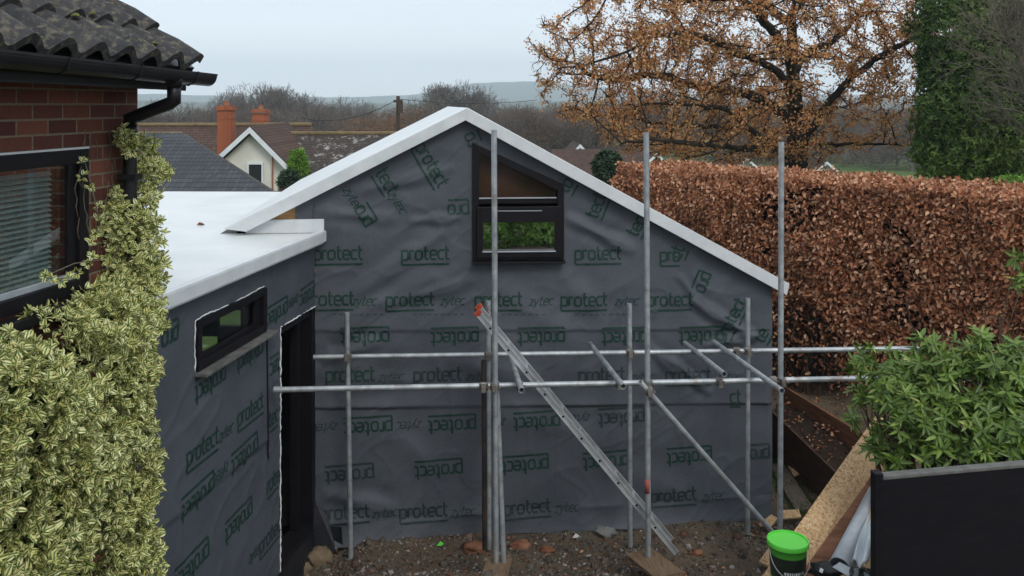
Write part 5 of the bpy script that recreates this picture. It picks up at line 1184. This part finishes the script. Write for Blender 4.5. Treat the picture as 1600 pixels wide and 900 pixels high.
def far_tree(kind, px, top, D, wide, label):
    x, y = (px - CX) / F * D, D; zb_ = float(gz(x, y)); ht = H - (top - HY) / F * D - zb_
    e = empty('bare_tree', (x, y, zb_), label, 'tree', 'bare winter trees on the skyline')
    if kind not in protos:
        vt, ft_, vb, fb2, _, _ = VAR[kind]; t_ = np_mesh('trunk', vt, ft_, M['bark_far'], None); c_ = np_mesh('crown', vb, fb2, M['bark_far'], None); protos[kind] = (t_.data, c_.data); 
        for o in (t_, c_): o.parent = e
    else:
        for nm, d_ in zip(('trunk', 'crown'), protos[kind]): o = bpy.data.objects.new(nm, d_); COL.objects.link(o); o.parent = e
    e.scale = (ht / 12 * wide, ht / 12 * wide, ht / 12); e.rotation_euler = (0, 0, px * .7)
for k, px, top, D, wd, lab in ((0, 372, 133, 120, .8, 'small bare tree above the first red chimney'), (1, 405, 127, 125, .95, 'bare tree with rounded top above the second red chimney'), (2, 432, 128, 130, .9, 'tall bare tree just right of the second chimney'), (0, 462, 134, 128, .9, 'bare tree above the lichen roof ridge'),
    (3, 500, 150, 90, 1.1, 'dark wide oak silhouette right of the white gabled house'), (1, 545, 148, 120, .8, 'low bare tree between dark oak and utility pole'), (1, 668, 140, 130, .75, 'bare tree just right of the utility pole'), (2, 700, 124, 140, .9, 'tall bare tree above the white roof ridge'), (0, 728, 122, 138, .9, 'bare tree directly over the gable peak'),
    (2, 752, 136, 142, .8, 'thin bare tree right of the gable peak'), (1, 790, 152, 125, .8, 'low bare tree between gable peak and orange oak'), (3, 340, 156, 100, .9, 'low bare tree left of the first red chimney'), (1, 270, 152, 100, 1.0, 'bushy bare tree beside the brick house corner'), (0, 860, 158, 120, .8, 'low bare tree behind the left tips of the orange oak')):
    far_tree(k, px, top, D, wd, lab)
# far-off wood reads as one mass
vs, fs = [], []; off = 0
for k in range(330):
    D = 95 + 420 * rng.random() ** 1.5; px = rng.uniform(150, 1650); x, y = (px - CX) / F * D, D; zb_ = float(gz(x, y)); kd = int(rng.integers(0, 4)); v, f = VAR[kd][4], VAR[kd][5]
    ht = max(.4, (H - (rng.uniform(152, 176) - HY) / F * D - zb_) / 12) ; a = rng.random() * 6.28; ca, sa = math.cos(a), math.sin(a)
    nf = len(f) // 3; sel = rng.random(nf) < (.28 if D > 200 else .5); vv_ = v.reshape(-1, 6, 3)[sel].reshape(-1, 3)
    vv_ = np.stack([(vv_[:, 0] * ca - vv_[:, 1] * sa) * min(ht, 1.1) * 1.2 + x, (vv_[:, 0] * sa + vv_[:, 1] * ca) * min(ht, 1.1) * 1.2 + y, vv_[:, 2] * ht + zb_ - .3], -1)
    fl = f[:sel.sum() * 3] + off; vs.append(vv_); fs.append(fl); off += len(vv_)
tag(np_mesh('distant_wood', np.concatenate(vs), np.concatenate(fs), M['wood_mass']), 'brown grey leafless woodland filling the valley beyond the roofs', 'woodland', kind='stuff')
# russet scrub at the wood's edge
def cloud(c, rad_, n, seed=0):
    q = unit(rng.normal(size=(n, 3))) * rng.random((n, 1)) ** .33; f = 1 + fbm(q[:, 0] * 2 + seed, q[:, 2] * 2 + q[:, 1], 3, 81); return np.array(c) + q * np.array(rad_) * f[:, None]
pts = []
for px, py, D, r_ in ((560, 190, 85, 2.2), (590, 192, 85, 2.4), (640, 180, 95, 2.6), (660, 175, 100, 2.5), (610, 195, 80, 1.8), (830, 200, 95, 2.), (880, 185, 100, 2.4)): pts.append(cloud(P(px, py + 12, D), (r_ * 1.3, r_, r_ * .7), 900, px))
pts = np.concatenate(pts); n_ = len(pts)
tag(leaves('russet_scrub', pts, rng.normal(size=(n_, 3)), rng.normal(size=(n_, 3)), .22, .07, M['russet']), 'russet scrub below the skyline around the utility pole', 'scrub', kind='stuff')
# evergreen tree at the right
ev = empty('evergreen_tree', tuple(P(1530, 330, 22)), 'dark dense evergreen tree at the right edge behind the hedge', 'tree')
cl = []
for px, py, r_, dd in ((1490, 40, 62, 0), (1555, 0, 80, .5), (1510, 110, 72, 0), (1580, 90, 85, .5), (1480, 175, 55, -.3), (1540, 190, 80, -.2), (1620, 170, 90, .3), (1500, 235, 62, -.4), (1570, 250, 66, -.2), (1465, 95, 32, 0), (1455, 232, 30, 0), (1640, 60, 90, 1), (1500, -50, 60, 1), (1590, -80, 90, 1)):
    D = 22 + dd; rr_ = r_ / F * D; n_ = int(r_ * r_ * .42); q = unit(rng.normal(size=(n_, 3))); q = q * (1 - np.abs(rng.normal(0, .2, (n_, 1)))) * (1 + 1.0 * fbm(q[:, 0] * 3 + px, q[:, 2] * 3 + q[:, 1] * 2, 3, 88))[:, None]; cl.append((np.array(P(px, py, D)) + q * rr_, q))
c_ = np.concatenate([a for a, _ in cl]); a_ = np.concatenate([b_ for _, b_ in cl]); p_, d_, n_ = rosettes(c_, a_ + rng.normal(0, .4, a_.shape), 4); L_ = rng.uniform(.07, .14, len(p_))
leaves('foliage', p_, d_ + [0, 0, -.3], n_, L_, L_ * .4, M['evergreen'], ev, .2, .1, np.clip(rng.random(len(p_)) * .6 + np.repeat(fbm(c_[:, 0] * .8, c_[:, 2] * .8, 3, 90) + .3, 4), 0, 1))
b = MB(); q = P(1545, 330, 22.5); q.z = float(gz(q.x, q.y)) - .2; b.tube([q, P(1545, 180, 22.5), P(1550, -60, 22.8)], [.35, .28, .1], 10)
for px, py, px2, py2 in ((1545, 200, 1480, 130), (1548, 120, 1610, 40), (1545, 160, 1600, 180), (1548, 60, 1500, -10)): b.tube([P(px, py, 22.5), P(px2, py2, 22.3)], [.12, .04], 7)
b.build('trunk', M['bark'], ev, smooth=True)
# bare twiggy shrub in front of it
a, b_, ra, rb = bare(5.2, 31, 6, spread=.5, nk=4, twig=.006, trunk=.16); D = 17.5
q = np.array([(1625 - CX) / F * D, D, 0.]); q[2] = float(gz(q[0], q[1])) - .1
tw_ = empty('bare_shrub', tuple(q), 'pale leafless twiggy shrub against the dark evergreen tree', 'shrub'); v, f = seg_mesh(a, b_, ra * .5, rb * .5, 4); v = v * [.95, .95, 1] + q; np_mesh('branches', v, f, M['twig_grey'], tw_)
# green bush foot at the right end of the hedge
shrub('garden_shrub', P(1592, 300, 15.5), (.5, .5, .3), 260, .12, 'privet', 'low bright green shrub at the far end of the lawn', k=5)
# shrubs on the house side: what the gable window mirrors
for k, (x_, y_, z_, r_) in enumerate(((-.6, -5.2, 1.1, 1.5), (1.7, -5.6, 1.2, 1.6), (4.0, -6.0, 1.2, 1.5))):
    shrub('garden_shrub', (x_, y_, z_), (r_, 1.0, r_ * .95), 1500, .15, 'privet', ('round green garden shrub left of the pair behind the viewpoint', 'round green garden shrub between two others behind the viewpoint', 'round green garden shrub right of the pair behind the viewpoint')[k], k=5)

# ------------------------------------------------------------------ neighbours' houses
sl = empty('slate_house', P(285, 330, 24), 'low house with grey hipped slate roof behind the flat white roof', 'house')
e0 = float(P(425, 306, 20)[2]); r0 = float(P(285, 212, 25)[2]); xr = P(285, 212, 25)[0]; xe = P(428, 306, 20)[0]; ye0, ye1 = 20., 30.; xl = -17.
b = MB(); b.poly([(xl, ye0, e0), (xe, ye0, e0), (xr, 25, r0), (xl, 25, r0)]); b.poly([(xe, ye0, e0), (xe - 4.6, ye1, e0), (xr, 25, r0)]); b.poly([(xe - 4.6, ye1, e0), (xl, ye1, e0), (xl, 25, r0), (xr, 25, r0)])
o = b.build('roof', M['slate'], sl); md = o.modifiers.new('t', 'SOLIDIFY'); md.thickness = .1; md.offset = 1
b = MB(); b.tube([(xl, 25, r0 + .02), (xr, 25, r0 + .02)], .1, 8); b.tube([(xr, 25, r0 + .02), (xe, ye0, e0 + .02)], .07, 8); b.build('ridge_tiles', M['ridge_tile'], sl)
b = MB(); b.box(((xl + xe - 5.2) / 2, 25, (e0 - 3) / 2 - .1), (xe - xl - 5.2, 9.0, e0 + 3)); b.build('wall', M['chimney_brick'], sl)
hs = empty('white_house', P(400, 300, 38), 'cream gabled house with brown roofs and two red brick chimneys', 'house')
GD = 38.; pk = P(394, 203, GD); lE = P(338, 254, GD); rE = P(466, 276, GD)
b = MB(); b.prism([P(349, 250, GD), P(394, 208, GD), P(457, 268, GD), P(462, 330, GD), P(349, 330, GD)], (0, 5, 0)); b.build('wall', M['render'], hs)
b = MB(); fy = Vector((0, -.35, 0)); bk_ = Vector((0, 6.5, 0))
b.prism([pk + fy, lE + fy, lE + fy + Vector((0, 0, .16)), pk + fy + Vector((0, 0, .2))], bk_); b.prism([rE + fy, pk + fy, pk + fy + Vector((0, 0, .2)), rE + fy + Vector((0, 0, .16))], bk_); b.build('gable_roof', M['clay'], hs)
for a, c_ in ((pk, lE), (rE, pk)):
    q1, q2 = a + fy, c_ + fy; MB().prism([q1 + Vector((0, 0, .13)), q2 + Vector((0, 0, .13)), q2 - Vector((0, 0, .12)), q1 - Vector((0, 0, .12))], (0, -.06, 0)).build('bargeboard', M['bargeboard'], hs)
MR = 46.; r1, r2 = P(150, 197, MR), P(487, 194, MR); zr = r1.z
b = MB(); b.poly([(r1.x - 3, 40.3, zr - 2.9), (r2.x + 1.5, 40.3, zr - 2.9), (r2.x, MR, zr), (r1.x - 3, MR, zr)]); b.poly([(r2.x + 1.5, 52, zr - 2.9), (r1.x - 3, 52, zr - 2.9), (r1.x - 3, MR, zr), (r2.x, MR, zr)]); b.poly([(r2.x + 1.5, 40.3, zr - 2.9), (r2.x + 1.5, 52, zr - 2.9), (r2.x, MR, zr)])
o = b.build('main_roof', M['clay'], hs); md = o.modifiers.new('t', 'SOLIDIFY'); md.thickness = .12
r3, r4 = P(460, 210, 43), P(680, 214, 43)
b = MB(); b.poly([(r3.x - .2, 38.6, r3.z - 2.7), (r4.x, 38.6, r3.z - 2.8), (r4.x, 43, r3.z), (r3.x - .6, 43, r3.z)]); b.poly([(r4.x, 48, r3.z - 2.8), (r3.x - .2, 48, r3.z - 2.7), (r3.x - .6, 43, r3.z), (r4.x, 43, r3.z)])
o = b.build('lichen_roof', M['lichen_tile'], hs); md = o.modifiers.new('t', 'SOLIDIFY'); md.thickness = .12; o['label'] = 'roof blotched with white lichen'
b = MB(); b.tube([(r1.x - 3, MR, zr + .05), (r2.x, MR, zr + .08)], .11, 8); b.tube([(r3.x - .6, 43, r3.z + .05), (r4.x, 43, r3.z + .05)], .1, 8); b.build('ridge_tiles', M['ridge_tile'], hs)
b = MB(); b.box(((r1.x - 3 + r2.x) / 2, 46, zr - 5), (r2.x - r1.x + 3.5, 10, 5)); b.box(((r3.x + r4.x) / 2, 43.3, r3.z - 4.6), (r4.x - r3.x - .6, 8.4, 4)); b.build('lower_wall', M['render'], hs)
for px0, px1, top, bot, D in ((343, 365, 172, 262, 40.6), (397, 418, 177, 215, 46.3)):
    x0, x1 = (px0 - CX) / F * D, (px1 - CX) / F * D; zt_, zb_ = H - (top - HY) / F * D, H - (bot - HY) / F * D; w_ = x1 - x0; xc = (x0 + x1) / 2
    ch = MB().box((xc, D, (zt_ + zb_) / 2), (w_, w_, zt_ - zb_)).build('chimney', M['chimney_brick'], hs)
    MB().box((xc, D, zt_ + .04), (w_ * 1.16, w_ * 1.16, .1)).box((xc, D, zt_ + .15), (w_ * 1.06, w_ * 1.06, .12)).box((xc, D, zt_ - .35), (w_ * 1.06, w_ * 1.06, .08)).build('cap', M['chimney_brick'], ch)
    MB().lathe((xc, D, zt_ + .2), [(.14, 0), (.12, .18), (.14, .22), (.1, .23)], 12).build('chimney_pot', M['terracotta'], ch)
g0, g1 = P(386, 254, GD - .05), P(412, 288, GD - .05)
b = MB()
for x0, x1, z0, z1 in ((g0.x, g0.x + .08, g1.z, g0.z), (g1.x - .08, g1.x, g1.z, g0.z), (g0.x, g1.x, g0.z - .08, g0.z), (g0.x, g1.x, g1.z, g1.z + .08)): b.box(((x0 + x1) / 2, GD - .05 - random.random() * .004, (z0 + z1) / 2), (x1 - x0, .1, z1 - z0))
wn_ = b.build('window', M['bargeboard'], hs); MB().box(((g0.x + g1.x) / 2, GD - .03, (g0.z + g1.z) / 2), (g1.x - g0.x - .1, .03, g0.z - g1.z - .1)).build('pane', M['glass_dark'], wn_)
MB().tube([P(426, 238, GD - .1), P(426, 320, GD - .1)], .04, 6).build('drainpipe', M['terracotta'], hs)
# small far houses seen through the oak
def cottage(px, py, D, w_, h_, label, wallm='render'):
    c_ = P(px, py, D); e = empty('distant_house', c_ - Vector((0, 0, h_)), label, 'house', 'houses glimpsed beyond the oak'); x, y, z = c_
    MB().prism([(x - w_ / 2, y, z - h_), (x + w_ / 2, y, z - h_), (x + w_ / 2, y, z - h_ * .35), (x, y, z - .15), (x - w_ / 2, y, z - h_ * .35)], (0, 8, 0)).build('wall', M[wallm], e)
    b = MB(); b.prism([(x, y - .4, z), (x - w_ * .6, y - .4, z - h_ * .42), (x - w_ * .6, y - .4, z - h_ * .42 - .2), (x, y - .4, z - .2)], (0, 8.8, 0)); b.prism([(x, y - .4, z), (x + w_ * .6, y - .4, z - h_ * .42), (x + w_ * .6, y - .4, z - h_ * .42 - .2), (x, y - .4, z - .2)], (0, 8.8, 0)); b.build('roof', M['clay'], e)
    b = MB(); b.prism([(x, y - .42, z + .02), (x - w_ * .6, y - .42, z - h_ * .42), (x - w_ * .6, y - .42, z - h_ * .42 - .28), (x, y - .42, z - .28)], (0, -.05, 0)); b.prism([(x, y - .42, z + .02), (x + w_ * .6, y - .42, z - h_ * .42), (x + w_ * .6, y - .42, z - h_ * .42 - .28), (x, y - .42, z - .28)], (0, -.05, 0)); b.build('bargeboard', M['bargeboard'], e)
cottage(906, 225, 75, 1.7, 2.6, 'distant brown house with white bargeboards left of the small round shrub', 'terracotta'); cottage(1025, 239, 80, 2.0, 2.6, 'distant house with white bargeboards beside the tall red marked post', 'terracotta')
cottage(1165, 246, 85, 2.0, 2.4, 'distant pale house under the lowest oak limb'); cottage(1290, 252, 90, 1.8, 2.2, 'distant pale house seen right of the oak trunk')
sr = empty('long_roofed_house', P(900, 262, 55), 'long brown tiled roof just over the white verge left of the hedge', 'house')
a, c_ = P(862, 233, 58), P(1000, 236, 58); MB().prism([(a.x, 58, a.z), (c_.x, 58, a.z), (c_.x, 53.5, a.z - 2), (a.x, 53.5, a.z - 2)], (0, 0, -.12)).prism([(a.x, 58, a.z), (c_.x, 58, a.z), (c_.x, 62, a.z - 2), (a.x, 62, a.z - 2)], (0, 0, -.12)).build('roof', M['clay'], sr); MB().box(((a.x + c_.x) / 2, 58, a.z - 3.4), (c_.x - a.x - .4, 7, 3.2)).build('wall', M['render'], sr)
# utility pole and its cables
up_ = empty('utility_pole', P(621, 215, 60), 'dark wooden utility pole behind the white roof slope', 'utility pole')
q = P(621, 230, 60); q.z = float(gz(q.x, q.y)); t_ = P(622, 150, 60); MB().tube([q, t_], [.15, .12], 10).build('post', M['old_wood'], up_)
MB().box(t_ + Vector((.18, -.1, -.75)), (.3, .3, .75)).box(t_ + Vector((0, 0, -.35)), (.62, .14, .18)).build('transformer', M['old_wood'], up_)
def cable(a, c_, sag, label, r_=.022):
    pts = [a.lerp(c_, k / 14) - Vector((0, 0, sag * 4 * (k / 14) * (1 - k / 14))) for k in range(15)]; tag(MB().tube(pts, r_, 5).build('overhead_cable', M['cable']), label, 'cable', 'cables on the utility pole')
cable(t_ + Vector((0, 0, -.2)), P(470, 184, 66), .7, 'thin cable sagging left from the utility pole'); cable(t_ + Vector((0, 0, -.2)), P(840, 156, 75), .3, 'thin cable running right from the utility pole')
